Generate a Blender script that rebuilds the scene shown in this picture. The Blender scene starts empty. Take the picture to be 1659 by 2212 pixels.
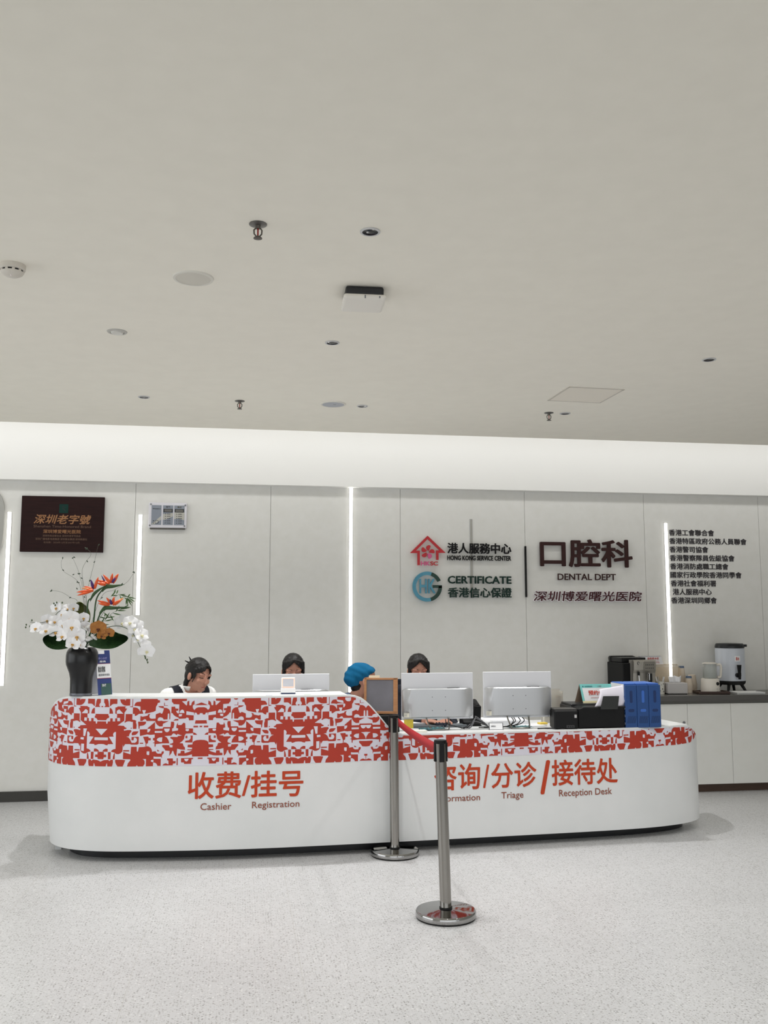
import bpy, bmesh, math, random
from mathutils import Vector, Matrix, noise
from mathutils.geometry import tessellate_polygon
from mathutils.bvhtree import BVHTree
random.seed(7)
PI = math.pi
SC = bpy.context.scene
COL = SC.collection
# ------------------------------------------------------------------ camera
cd = bpy.data.cameras.new('camera'); cam = bpy.data.objects.new('camera', cd); COL.objects.link(cam)
cd.sensor_fit = 'HORIZONTAL'; cd.sensor_width = 36.0
cd.lens = 2001.2 / 1659.0 * 36.0
cam.location = (0, 0, 1.56)
cam.rotation_euler = (PI/2 + 0.115095, 0, -0.152858)
SC.camera = cam
# ------------------------------------------------------------------ view, world, lights
SC.view_settings.view_transform = 'Standard'; SC.view_settings.look = 'None'
SC.view_settings.gamma = 1.0; SC.view_settings.use_curve_mapping = False
SC.view_settings.exposure = 0.04
try:
    SC.cycles.use_denoising = True
    SC.cycles.caustics_reflective = False; SC.cycles.caustics_refractive = False
    SC.cycles.max_bounces = 10; SC.cycles.diffuse_bounces = 6; SC.cycles.sample_clamp_indirect = 6.0
except Exception: pass
wd = bpy.data.worlds.new('daylight'); SC.world = wd; wd.use_nodes = True
wd.node_tree.nodes['Background'].inputs[0].default_value = (0.93, 0.97, 1.0, 1)
wd.node_tree.nodes['Background'].inputs[1].default_value = 0.9
def area(name, loc, rot, sx, sy, power, col=(1, 1, 1), spread=PI):
    l = bpy.data.lights.new(name, 'AREA'); l.shape = 'RECTANGLE'; l.size = sx; l.size_y = sy
    l.energy = power; l.color = col; l.spread = spread
    o = bpy.data.objects.new(name, l); o.location = loc; o.rotation_euler = rot; COL.objects.link(o); return o
area('window_daylight', (0.0, -5.6, 1.65), (PI/2, 0, 0), 12.0, 2.9, 85, (0.95, 0.98, 1.0))
area('side_window_daylight', (-6.3, 4.2, 1.7), (PI/2, 0, -PI/2), 6.5, 2.4, 62, (0.94, 0.975, 1.0))
# concealed strip above the open cove at the top of the back wall
area('cove_strip_light', (1.5, 7.85, 3.36), (math.radians(68), 0, 0), 14.0, 0.12, 26, (1.0, 1.0, 0.985))
ZC = 3.15
LAMPS = [(0.502, 3.633, 72), (0.498, 5.199, 72), (2.828, 5.195, 72), (-0.714, 6.721, 105), (0.878, 6.766, 105), (2.468, 6.771, 105),
         (0.80, 2.06, 60), (2.85, 3.62, 60), (-1.9, 2.06, 60), (-1.85, 3.63, 60), (-1.85, 5.2, 60), (3.2, 2.06, 60), (4.9, 3.63, 60), (4.95, 5.2, 60)]
for i, (x, y, p) in enumerate(LAMPS):
    l = bpy.data.lights.new('downlight_beam', 'SPOT'); l.energy = p; l.spot_size = math.radians(118); l.spot_blend = 0.9
    l.shadow_soft_size = 0.03; l.color = (1.0, 0.997, 0.99)
    o = bpy.data.objects.new('downlight_beam', l); o.location = (x, y, ZC - 0.012); COL.objects.link(o)
# ------------------------------------------------------------------ materials
def lin(c):
    return tuple((v/12.92 if v <= .04045 else ((v+.055)/1.055)**2.4) for v in (x/255 for x in c))
MC = {}
def M(name, rgb, rough=.5, metal=0., spec=.5, emit=None, es=0., trans=0., alpha=1., coat=0., bump=None, ior=1.45):
    if name in MC: return MC[name]
    m = bpy.data.materials.new(name); m.use_nodes = True; b = m.node_tree.nodes['Principled BSDF']
    b.inputs['Base Color'].default_value = (*lin(rgb), 1); b.inputs['Roughness'].default_value = rough
    b.inputs['Metallic'].default_value = metal; b.inputs['Specular IOR Level'].default_value = spec
    b.inputs['IOR'].default_value = ior
    if emit: b.inputs['Emission Color'].default_value = (*lin(emit), 1); b.inputs['Emission Strength'].default_value = es
    if trans: b.inputs['Transmission Weight'].default_value = trans
    if alpha < 1: b.inputs['Alpha'].default_value = alpha
    if coat: b.inputs['Coat Weight'].default_value = coat; b.inputs['Coat Roughness'].default_value = .1
    if bump:
        nt = m.node_tree; n = nt.nodes.new('ShaderNodeTexNoise'); n.inputs['Scale'].default_value = bump[0]
        n.inputs['Detail'].default_value = 4
        t = nt.nodes.new('ShaderNodeTexCoord'); bp = nt.nodes.new('ShaderNodeBump'); bp.inputs['Strength'].default_value = bump[1]
        bp.inputs['Distance'].default_value = .004
        nt.links.new(t.outputs['Object'], n.inputs['Vector']); nt.links.new(n.outputs['Fac'], bp.inputs['Height']); nt.links.new(bp.outputs['Normal'], b.inputs['Normal'])
    MC[name] = m; return m
def mottled(name, a, b_, scale, rough=.6, detail=5, stretch=(1, 1, 1), bump=0., lo=.3, hi=.7, metal=0.):
    m = M(name, a, rough, metal); nt = m.node_tree; b = nt.nodes['Principled BSDF']
    t = nt.nodes.new('ShaderNodeTexCoord'); mp = nt.nodes.new('ShaderNodeMapping'); mp.inputs['Scale'].default_value = stretch
    n = nt.nodes.new('ShaderNodeTexNoise'); n.inputs['Scale'].default_value = scale; n.inputs['Detail'].default_value = detail
    r = nt.nodes.new('ShaderNodeValToRGB'); r.color_ramp.elements[0].position = lo; r.color_ramp.elements[1].position = hi
    r.color_ramp.elements[0].color = (*lin(a), 1); r.color_ramp.elements[1].color = (*lin(b_), 1)
    L = nt.links.new; L(t.outputs['Object'], mp.inputs['Vector']); L(mp.outputs['Vector'], n.inputs['Vector']); L(n.outputs['Fac'], r.inputs['Fac']); L(r.outputs['Color'], b.inputs['Base Color'])
    if bump:
        bp = nt.nodes.new('ShaderNodeBump'); bp.inputs['Strength'].default_value = bump; bp.inputs['Distance'].default_value = .003
        L(n.outputs['Fac'], bp.inputs['Height']); L(bp.outputs['Normal'], b.inputs['Normal'])
    return m
def floor_material():
    m = bpy.data.materials.new('speckled vinyl floor'); m.use_nodes = True; nt = m.node_tree; b = nt.nodes['Principled BSDF']; L = nt.links.new
    t = nt.nodes.new('ShaderNodeTexCoord')
    def speck(scale, keep, rad, warp):
        mp = nt.nodes.new('ShaderNodeMapping'); mp.inputs['Scale'].default_value = (1, 1, 1)
        L(t.outputs['Object'], mp.inputs['Vector'])
        nz = nt.nodes.new('ShaderNodeTexNoise'); nz.inputs['Scale'].default_value = scale*1.1; L(mp.outputs['Vector'], nz.inputs['Vector'])
        mx = nt.nodes.new('ShaderNodeMix'); mx.data_type = 'RGBA'; mx.blend_type = 'ADD'; mx.inputs[0].default_value = warp
        L(mp.outputs['Vector'], mx.inputs[6]); L(nz.outputs['Color'], mx.inputs[7])
        v = nt.nodes.new('ShaderNodeTexVoronoi'); v.voronoi_dimensions = '2D'; v.inputs['Scale'].default_value = scale; L(mx.outputs[2], v.inputs['Vector'])
        a = nt.nodes.new('ShaderNodeMath'); a.operation = 'LESS_THAN'; a.inputs[1].default_value = rad; L(v.outputs['Distance'], a.inputs[0])
        s = nt.nodes.new('ShaderNodeSeparateColor'); L(v.outputs['Color'], s.inputs[0])
        c = nt.nodes.new('ShaderNodeMath'); c.operation = 'LESS_THAN'; c.inputs[1].default_value = keep; L(s.outputs[0], c.inputs[0])
        k = nt.nodes.new('ShaderNodeMath'); k.operation = 'MULTIPLY'; L(a.outputs[0], k.inputs[0]); L(c.outputs[0], k.inputs[1])
        k2 = nt.nodes.new('ShaderNodeMath'); k2.operation = 'MULTIPLY'; L(k.outputs[0], k2.inputs[0]); L(s.outputs[1], k2.inputs[1])
        return k2
    n = nt.nodes.new('ShaderNodeTexNoise'); n.inputs['Scale'].default_value = 1.3; n.inputs['Detail'].default_value = 6; L(t.outputs['Object'], n.inputs['Vector'])
    r = nt.nodes.new('ShaderNodeValToRGB'); r.color_ramp.elements[0].position = .35; r.color_ramp.elements[1].position = .7
    r.color_ramp.elements[0].color = (*lin((191, 191, 192)), 1); r.color_ramp.elements[1].color = (*lin((198, 198, 199)), 1); L(n.outputs['Fac'], r.inputs['Fac'])
    cur = r.outputs['Color']
    for (sc, keep, rad, warp, col) in ((75, .42, .30, .006, (126, 125, 123)), (120, .45, .30, .004, (150, 149, 147)), (60, .2, .28, .006, (212, 212, 212))):
        k = speck(sc, keep, rad, warp)
        mx = nt.nodes.new('ShaderNodeMix'); mx.data_type = 'RGBA'; mx.inputs[7].default_value = (*lin(col), 1)
        L(k.outputs[0], mx.inputs[0]); L(cur, mx.inputs[6]); cur = mx.outputs[2]
    # welded sheet seams every 0.8 m along the room
    sx = nt.nodes.new('ShaderNodeSeparateXYZ'); L(t.outputs['Object'], sx.inputs[0])
    ad = nt.nodes.new('ShaderNodeMath'); ad.operation = 'ADD'; ad.inputs[1].default_value = 100.28; L(sx.outputs[0], ad.inputs[0])
    md = nt.nodes.new('ShaderNodeMath'); md.operation = 'MODULO'; md.inputs[1].default_value = .745; L(ad.outputs[0], md.inputs[0])
    lt = nt.nodes.new('ShaderNodeMath'); lt.operation = 'LESS_THAN'; lt.inputs[1].default_value = .0035; L(md.outputs[0], lt.inputs[0])
    fm = nt.nodes.new('ShaderNodeMath'); fm.operation = 'MULTIPLY'; fm.inputs[1].default_value = .45; L(lt.outputs[0], fm.inputs[0])
    mx = nt.nodes.new('ShaderNodeMix'); mx.data_type = 'RGBA'; mx.inputs[7].default_value = (*lin((170, 168, 162)), 1)
    L(fm.outputs[0], mx.inputs[0]); L(cur, mx.inputs[6]); L(mx.outputs[2], b.inputs['Base Color'])
    b.inputs['Roughness'].default_value = .32; b.inputs['Specular IOR Level'].default_value = .35
    return m
WHITE_PAINT = mottled('matt white ceiling paint', (245, 241, 230), (248, 244, 233), 9, .9)
PANEL = mottled('warm white wall panel', (227, 226, 221), (231, 230, 226), 14, .6)
FASCIA = M('white fascia paint', (241, 240, 237), .85)
DARKBASE = M('dark grey baseboard', (62, 60, 57), .5)
WHITE = M('white laminate', (226, 228, 228), .35)
DESKWHITE = mottled('white solid surface', (222, 224, 224), (229, 230, 230), 3, .32)
LAV = M('pale lavender print', (222, 219, 230), .4)
RED = M('brick red print', (178, 60, 45), .5, spec=.35)
LETRED = M('orange red lettering', (192, 66, 32), .5, spec=.35)
BROWNRED = M('brown small lettering', (146, 78, 58), .5)
BLACK = M('matt black plastic', (14, 14, 15), .5, spec=.3)
SOFTBLACK = M('dark rubber', (16, 16, 17), .7)
DKGREY = M('dark grey plastic', (62, 62, 64), .45)
GREY = M('mid grey plastic', (128, 130, 134), .5)
LTGREY = M('light grey plastic', (205, 205, 206), .5)
PWHITE = M('white plastic', (236, 236, 236), .35)
PAPER = M('white paper', (238, 238, 240), .8)
CHROME = M('polished steel', (168, 167, 166), .06, 1.)
STEEL = M('brushed steel', (150, 147, 142), .13, 1.)
SILVER = M('satin silver', (196, 197, 200), .34, .75)
LED = M('light strip diffuser', (255, 255, 255), .5, emit=(255, 253, 246), es=7)
GLASS = M('clear plastic', (240, 240, 240), .05, trans=1., ior=1.2)
# ------------------------------------------------------------------ mesh builder
class MB:
    def __init__(s): s.v = []; s.f = []; s.mi = []; s.cur = 0
    def _add(s, vs, fs):
        o = len(s.v); s.v += [Vector(p) for p in vs]; s.f += [tuple(i+o for i in f) for f in fs]; s.mi += [s.cur]*len(fs); return s
    def mat(s, i): s.cur = i; return s
    def box(s, c, d, rot=None, taper=1.0):
        x, y, z = (k/2 for k in d); R = rot or Matrix()
        vs = [(sx*x*(taper if sz > 0 else 1), sy*y*(taper if sz > 0 else 1), sz*z) for sz in (-1, 1) for sy in (-1, 1) for sx in (-1, 1)]
        vs = [R.to_3x3() @ Vector(p) + Vector(c) for p in vs]
        return s._add(vs, [(0, 2, 3, 1), (4, 5, 7, 6), (0, 1, 5, 4), (2, 6, 7, 3), (0, 4, 6, 2), (1, 3, 7, 5)])
    def box2(s, a, b): return s.box([(p+q)/2 for p, q in zip(a, b)], [abs(q-p) for p, q in zip(a, b)])
    def cyl(s, a, b, r, r2=None, n=24, caps=True):
        a, b = Vector(a), Vector(b); r2 = r if r2 is None else r2; d = (b-a).normalized()
        u = d.orthogonal().normalized(); w = d.cross(u); vs = []
        for p, q in ((a, r), (b, r2)):
            vs += [p + (u*math.cos(2*PI*i/n) + w*math.sin(2*PI*i/n))*q for i in range(n)]
        fs = [(i, (i+1) % n, n+(i+1) % n, n+i) for i in range(n)]
        if caps: fs += [tuple(range(n-1, -1, -1)), tuple(range(n, 2*n))]
        return s._add(vs, fs)
    def lathe(s, prof, c=(0, 0, 0), n=32, rot=None, close=True):
        R = (rot or Matrix()).to_3x3(); vs = []
        for r, z in prof: vs += [R @ Vector((r*math.cos(2*PI*i/n), r*math.sin(2*PI*i/n), z)) + Vector(c) for i in range(n)]
        fs = [(k*n+i, k*n+(i+1) % n, (k+1)*n+(i+1) % n, (k+1)*n+i) for k in range(len(prof)-1) for i in range(n)]
        if close: fs += [tuple(range(n-1, -1, -1)), tuple((len(prof)-1)*n+i for i in range(n))]
        return s._add(vs, fs)
    def ell(s, c, r, n=20, m=12, rot=None):
        R = (rot or Matrix()).to_3x3(); vs = []
        for j in range(1, m):
            t = PI*j/m
            vs += [R @ Vector((r[0]*math.sin(t)*math.cos(2*PI*i/n), r[1]*math.sin(t)*math.sin(2*PI*i/n), r[2]*math.cos(t))) + Vector(c) for i in range(n)]
        vs += [R @ Vector((0, 0, r[2])) + Vector(c), R @ Vector((0, 0, -r[2])) + Vector(c)]; T = len(vs)-2
        fs = [(j*n+i, (j+1)*n+i, (j+1)*n+(i+1) % n, j*n+(i+1) % n) for j in range(m-2) for i in range(n)]
        fs += [(T, i, (i+1) % n) for i in range(n)] + [(T+1, (m-2)*n+(i+1) % n, (m-2)*n+i) for i in range(n)]
        return s._add(vs, fs)
    def cap(s, a, b, ra, rb, n=14):
        s.cyl(a, b, ra, rb, n); s.ell(a, (ra,)*3, n, 8); return s.ell(b, (rb,)*3, n, 8)
    def tube(s, pts, r, n=8, r2=None, caps=True):
        pts = [Vector(p) for p in pts]; N = len(pts); vs = []; prev = None
        for k, p in enumerate(pts):
            d = (pts[min(k+1, N-1)] - pts[max(k-1, 0)]).normalized()
            u = d.orthogonal().normalized() if prev is None else (prev - d*prev.dot(d)).normalized()
            prev = u; w = d.cross(u); q = r if r2 is None else r + (r2-r)*k/(N-1)
            vs += [p + (u*math.cos(2*PI*i/n) + w*math.sin(2*PI*i/n))*q for i in range(n)]
        fs = [(k*n+i, k*n+(i+1) % n, (k+1)*n+(i+1) % n, (k+1)*n+i) for k in range(N-1) for i in range(n)]
        if caps: fs += [tuple(range(n-1, -1, -1)), tuple((N-1)*n+i for i in range(n))]
        return s._add(vs, fs)
    def poly(s, pts): return s._add(pts, [tuple(range(len(pts)))])
    def prism(s, poly2, y0, y1, ax='xz'):
        """2D outline (a,b) extruded along the third axis from y0 to y1"""
        n = len(poly2)
        def P(p, t): return (p[0], t, p[1]) if ax == 'xz' else ((p[0], p[1], t) if ax == 'xy' else (t, p[0], p[1]))
        vs = [P(p, y0) for p in poly2] + [P(p, y1) for p in poly2]
        tri = tessellate_polygon([[Vector((p[0], p[1], 0)) for p in poly2]])
        fs = [tuple(t) for t in tri] + [tuple(n+i for i in reversed(t)) for t in tri] + [(i, n+i, n+(i+1) % n, (i+1) % n) for i in range(n)]
        return s._add(vs, fs)
    def grid(s, rows, closeu=False):
        n = len(rows[0]); vs = [p for r in rows for p in r]
        fs = [(k*n+i, k*n+i+1, (k+1)*n+i+1, (k+1)*n+i) for k in range(len(rows)-1) for i in range(n-1)]
        return s._add(vs, fs)
    def build(s, name, mat, parent=None, loc=(0, 0, 0), rotz=0., smooth=False, bevel=0., fix=True):
        me = bpy.data.meshes.new(name); me.from_pydata([tuple(p) for p in s.v], [], s.f); me.validate()
        for m in (mat if isinstance(mat, (list, tuple)) else [mat]): me.materials.append(m)
        if len(me.polygons) == len(s.mi):
            for p, i in zip(me.polygons, s.mi): p.material_index = i
        if fix:
            bm = bmesh.new(); bm.from_mesh(me); bmesh.ops.recalc_face_normals(bm, faces=bm.faces); bm.to_mesh(me); bm.free()
        o = bpy.data.objects.new(name, me); COL.objects.link(o); o.location = loc; o.rotation_euler = (0, 0, rotz)
        if parent: o.parent = parent
        if smooth:
            for p in me.polygons: p.use_smooth = True
            try: me.set_sharp_from_angle(angle=math.radians(40))
            except Exception: pass
        if bevel:
            b = o.modifiers.new('bevel', 'BEVEL'); b.width = bevel; b.segments = 3; b.limit_method = 'ANGLE'; b.angle_limit = math.radians(40)
        return o
def tag(o, label, cat, group=None):
    o['label'] = label; o['category'] = cat
    if group: o['group'] = group
    return o
def struct(o): o['kind'] = 'structure'; return o
def empty(name, loc, label, cat, rotz=0., group=None):
    o = bpy.data.objects.new(name, None); COL.objects.link(o); o.location = loc; o.rotation_euler = (0, 0, rotz); o.empty_display_size = .05
    return tag(o, label, cat, group)
def copy_tree(o, parent=None):
    c = o.copy(); COL.objects.link(c); c.parent = parent
    for ch in list(o.children): copy_tree(ch, c)
    return c
def RZ(d): return Matrix.Rotation(math.radians(d), 4, 'Z')
def RX(d): return Matrix.Rotation(math.radians(d), 4, 'X')
def RY(d): return Matrix.Rotation(math.radians(d), 4, 'Y')
def catmull(P, n=12):
    P = [Vector(p) for p in P]; Q = [2*P[0]-P[1]] + P + [2*P[-1]-P[-2]]; o = []
    for i in range(1, len(Q)-2):
        a, b, c, d = Q[i-1:i+3]
        for k in range(n):
            t = k/n; o.append(.5*((2*b)+(c-a)*t+(2*a-5*b+4*c-d)*t*t+(3*b-a-3*c+d)*t**3))
    o.append(Q[-2]); return o
# ------------------------------------------------------------------ lettering (built-in font)
def text_geo(s, bold=0., shear=0., extrude=0., spacing=1.0):
    c = bpy.data.curves.new('t', 'FONT'); c.body = s; c.size = 1; c.shear = shear; c.extrude = extrude
    c.resolution_u = 3; c.space_character = spacing
    o = bpy.data.objects.new('t', c); COL.objects.link(o)
    dg = bpy.context.evaluated_depsgraph_get(); dg.update()
    me = bpy.data.meshes.new_from_object(o.evaluated_get(dg))
    vs = [v.co.copy() for v in me.vertices]; fs = [tuple(p.vertices) for p in me.polygons]
    bpy.data.objects.remove(o); bpy.data.curves.remove(c); bpy.data.meshes.remove(me)
    if bold > .004:                                                   # heavier weight: the outline swept round a small circle
        V, F = [], []
        for k in range(8):
            d = Vector((bold*math.cos(k*PI/4), bold*math.sin(k*PI/4), .02*k)); n = len(V)
            V += [v+d for v in vs]; F += [tuple(i+n for i in f) for f in fs]
        vs, fs = V, F
    return vs, fs
def fit(vs, x0, x1, z0, z1):
    ax = min(v.x for v in vs); bx = max(v.x for v in vs); az = min(v.y for v in vs); bz = max(v.y for v in vs)
    return [(x0+(v.x-ax)/(bx-ax)*(x1-x0), z0+(v.y-az)/(bz-az)*(z1-z0), v.z) for v in vs]
def flat_text(s, box, y, name, mat, parent, bold=.012, thick=0., shear=0., off=(0, 0, 0)):
    """lettering standing in an XZ plane, its front at Y=y, body growing to +Y by thick; box = x0,x1,z0,z1"""
    vs, fs = text_geo(s, bold, shear, extrude=.5 if thick else 0.)
    p = fit(vs, *box); mb = MB()
    mb._add([(a-off[0], (y + (.5-c)*thick if thick else y-.006*c)-off[1], b-off[2]) for a, b, c in p], fs)
    return mb.build(name, mat, parent)
# ------------------------------------------------------------------ the room
YW = 8.60
mb = MB(); mb.box2((-6.5, -6, -.1), (9.5, YW+.1, 0)); struct(mb.build('floor', floor_material()))
mb = MB(); mb.box2((-6.5, -6, ZC), (9.5, 7.762, ZC+.09)); struct(mb.build('ceiling', WHITE_PAINT))
mb = MB(); mb.box2((-6.5, 7.5, 3.72), (9.5, YW+.1, 3.78)); mb.box2((-6.5, 7.5, ZC+.09), (9.5, 7.55, 3.72)); struct(mb.build('trim_1', FASCIA))   # pocket of the open cove
mb = MB(); mb.box2((-6.5, 8.50, 2.787), (9.5, 8.62, 3.72)); struct(mb.build('trim_2', FASCIA))                                                    # bright band above the panels
mb = MB()
seams = [-.96+1.2205*k for k in range(-5, 10)]
for a, b in zip(seams[:-1], seams[1:]): mb.box2((a+.0016, YW, .0), (b-.0016, YW+.018, 2.86))
mb.mat(1); mb.box2((-6.5, YW+.012, 0), (9.5, YW+.1, 3.0))
struct(mb.build('wall_back', [PANEL, M('panel joint', (168, 166, 160), .8)]))
mb = MB(); mb.box2((-6.6, -6, 0), (-6.5, .9, 3.78)); mb.box2((-6.6, 7.5, 0), (-6.5, YW+.1, 3.78)); mb.box2((-6.6, .9, 0), (-6.5, 7.5, .5)); mb.box2((-6.6, .9, 2.9), (-6.5, 7.5, 3.78)); struct(mb.build('wall_left', PANEL))
mb = MB()
for k in range(6): mb.box2((-6.58, .9+k*1.32-.03, .5), (-6.52, .9+k*1.32+.03, 2.9))
struct(mb.build('window_2', DKGREY))
mb = MB(); mb.box2((9.5, -6, 0), (9.6, YW+.1, 3.78)); struct(mb.build('wall_right', PANEL))
mb = MB(); mb.box2((-6.5, 8.575, 0), (3.6, YW, .085)); struct(mb.build('baseboard_back', DARKBASE))
mb = MB()
for k in range(9): mb.box2((-6.5+k*2-.04, -6.06, 0), (-6.5+k*2+.04, -5.96, ZC))
for z in (0.02, .9, ZC-.04): mb.box2((-6.5, -6.05, z-.03), (9.5, -5.97, z+.03))
struct(mb.build('window_1', DKGREY))
# ------------------------------------------------------------------ wall light strips
def strip(x, z0, z1, label, w=.029, mat=None):
    r = empty('wall_light_strip', (x, YW, z0), label, 'light', group='upright light strips in the back wall')
    mb = MB(); mb.box2((-w/2-.003, -.006, -.003), (w/2+.003, .004, z1-z0+.003)); mb.build('housing', LTGREY, r)
    mb = MB(); mb.box2((-w/2, -.010, 0), (w/2, -.004, z1-z0)); mb.build('diffuser', mat or LED, r)
strip(-2.043, .986, 2.504, 'lit upright light strip at the left edge, beside the dark plaque')
strip(-.911, 1.597, 2.50, 'shortest lit light strip, left below the alarm panel')
strip(1.01, .893, 2.786, 'tall lit light strip reaching up to the white band, near the wall middle')
strip(4.145, .99, 2.502, 'lit light strip in front of the nine-line name list above the tea counter')
strip(2.167, 1.76, 2.51, 'thin unlit grey strip behind the service centre lettering', .022, M('unlit strip', (172, 170, 163), .5))
# grey rounded panel cut by the left edge of the picture
mb = MB(); o = []
for i in range(32):
    a = 2*PI*i/32; sx, sz = math.cos(a), math.sin(a)
    o.append((.32*math.copysign(abs(sx)**.55, sx), .335*math.copysign(abs(sz)**.55, sz)))
mb.prism(o, -.02, 0); tag(mb.build('wall_panel', M('pale grey board', (176, 175, 170), .6), loc=(-2.402, YW, 2.395), bevel=.004), 'pale grey round-cornered panel cut off by the left picture edge', 'panel')
# ------------------------------------------------------------------ ceiling fittings (hang from z = ZC)
def ring_prof(ro, ri, d): return [(ri, 0), (ri, -d), (ro-.003, -d), (ro, -d+.002), (ro, 0)]
def downlight(x, y, label):
    r = empty('downlight', (x, y, ZC), label, 'light', group='recessed ceiling downlights')
    mb = MB(); n = 32
    for (p, q) in ((( .042, -.0005), (.042, -.004)), ((.042, -.004), (.033, -.005)), ((.033, -.005), (.033, -.0005))):
        mb.lathe([p, q], n=n, close=False)
    mb.build('trim_ring', LTGREY, r, smooth=True)
    mb = MB(); mb.lathe([(.033, -.0035), (.028, -.0022), (.019, -.0012)], n=n, close=False); mb.build('reflector', M('black mirror reflector', (40, 40, 46), .12, 1.), r, smooth=True)
    mb = MB(); mb.lathe([(.019, -.0012), (.012, -.0016), (.0, -.0018)], n=n, close=False); mb.build('lamp', M('dark lamp lens', (58, 58, 62), .1, 1.), r, smooth=True)
for (x, y, p), lb in zip(LAMPS[:6], ('largest recessed black downlight, beside the nearest sprinkler', 'recessed downlight midway between the flat ceiling box and the far round speaker',
     'recessed downlight alone at the right edge of the ceiling', 'recessed downlight at far left, left of the middle sprinkler', 'recessed downlight just right of the far round speaker', 'recessed downlight just right of the sprinkler by the access panel')):
    downlight(x, y, lb)
def sprinkler(x, y, label):
    r = empty('sprinkler', (x, y, ZC), label, 'sprinkler', group='pendent fire sprinklers')
    mb = MB(); mb.lathe([(.0, 0), (.036, 0), (.036, -.003), (.02, -.008), (.0, -.008)], close=False); mb.build('escutcheon', M('dull nickel', (120, 119, 116), .35, .8), r, smooth=True)
    mb = MB(); mb.cyl((0, 0, -.008), (0, 0, -.02), .011, .009)
    for sx in (-1, 1): mb.tube([(sx*.009, 0, -.018), (sx*.016, 0, -.026), (sx*.015, 0, -.042), (sx*.005, 0, -.054)], .0032)
    mb.cyl((0, 0, -.05), (0, 0, -.058), .005); mb.build('frame', M('sprinkler brass', (96, 92, 86), .35, .8), r, smooth=True)
    mb = MB(); mb.cyl((0, 0, -.02), (0, 0, -.051), .0032); mb.build('glass_bulb', M('red bulb', (150, 30, 24), .1), r, smooth=True)
    mb = MB(); mb.lathe([(.0, -.058), (.017, -.058), (.018, -.061), (.0, -.063)], n=16, close=False); mb.build('deflector', M('sprinkler brass', (96, 92, 86)), r)
sprinkler(.043, 3.631, 'nearest fire sprinkler, left of the largest downlight')
sprinkler(-.032, 6.743, 'small sprinkler near the back wall, left of the far speaker')
sprinkler(2.338, 6.775, 'small sprinkler just in front of the square access panel')
def speaker(x, y, label, gcol):
    r = empty('ceiling_speaker', (x, y, ZC), label, 'speaker', group='round ceiling speakers')
    mb = MB(); mb.lathe([(.082, -.001), (.082, -.007), (.093, -.006), (.096, 0)], close=False, n=48); mb.build('rim', M('speaker rim', (226, 223, 214), .6), r, smooth=True)
    mb = MB(); mb.lathe([(.082, -.005), (.04, -.0065), (.0, -.007)], close=False, n=48); mb.build('grille', gcol, r, smooth=True)
    if y > 5: mb = MB(); mb.box((.01, -.01, -.0075), (.02, .005, .002)); mb.build('badge', GREY, r)
speaker(-.246, 4.278, 'larger-looking round ceiling speaker nearer to the camera', M('speaker mesh warm', (216, 212, 202), .8))
speaker(.655, 6.733, 'farther round ceiling speaker with blue-grey grille near the wall', M('speaker mesh cool', (182, 185, 192), .7))
r = empty('ceiling_detector', (-.706, 5.177, ZC), 'small flat round ceiling fitting with white centre, left of the speakers', 'detector')
mb = MB(); mb.lathe([(.038, 0), (.04, -.006), (.052, -.005), (.056, 0)], close=False); mb.build('ring', M('fitting ring', (188, 186, 180), .5), r, smooth=True)
mb = MB(); mb.lathe([(.038, -.001), (.03, -.012), (.0, -.014)], close=False); mb.build('lens', M('fitting lens', (216, 214, 208), .3), r, smooth=True)
r = empty('smoke_detector', (-1.045, 4.241, ZC), 'cream smoke detector on the ceiling at the left edge', 'smoke detector')
CREAM = M('cream plastic', (216, 210, 200), .45)
mb = MB(); mb.lathe([(.0, 0), (.056, 0), (.056, -.022), (.052, -.026), (.0, -.026)], close=False); mb.build('base', CREAM, r, smooth=True)
mb = MB(); mb.lathe([(.046, -.026), (.045, -.034), (.0, -.034)], close=False); mb.build('smoke_vent', SOFTBLACK, r, smooth=True)
mb = MB(); mb.lathe([(.05, -.034), (.044, -.044), (.03, -.052), (.0, -.054)], close=False)
for k in range(10):
    a = k*PI/5; mb.box((.0475*math.cos(a), .0475*math.sin(a), -.030), (.004, .012, .010), RZ(math.degrees(a)))
mb.build('cover', CREAM, r, smooth=True)
mb = MB(); mb.ell((.0, -.02, -.054), (.004, .004, .003)); mb.build('indicator_light', M('detector light', (250, 240, 240), .3), r)
r = empty('access_point', (.567, 4.352, ZC), 'white square wireless box on dark ceiling mount', 'access point', rotz=math.radians(-2))
mb = MB(); mb.box((0, .0, -.022), (.185, .185, .044)); mb.build('mount', M('black mount', (38, 38, 40), .5), r, bevel=.012)
mb = MB(); mb.box((0, -.005, -.056), (.205, .205, .028)); mb.build('cover', M('cover white', (232, 228, 220), .4), r, bevel=.013)
for dx in (.0, .07):
    mb = MB(); mb.box((dx, -.1075, -.058), (.006, .003, .016 if dx == 0 else .009)); mb.build('status_mark', GREY, r)
r = empty('ceiling_hatch', (2.405, 6.18, ZC), 'square ceiling access panel with thin frame', 'hatch', rotz=math.radians(2))
mb = MB()
for (cx, cy, sx, sy) in ((0, .2, .41, .012), (0, -.2, .41, .012), (.2, 0, .012, .41), (-.2, 0, .012, .41)): mb.box((cx, cy, -.002), (sx, sy, .004))
mb.build('frame', M('panel frame', (206, 200, 190), .6), r)
mb = MB(); mb.box((0, 0, -.0015), (.388, .388, .003)); mb.build('door', M('panel door', (240, 234, 222), .9), r)
bpy.data.materials['matt white ceiling paint'].node_tree.nodes['Principled BSDF'].inputs['Specular IOR Level'].default_value = .15
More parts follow.
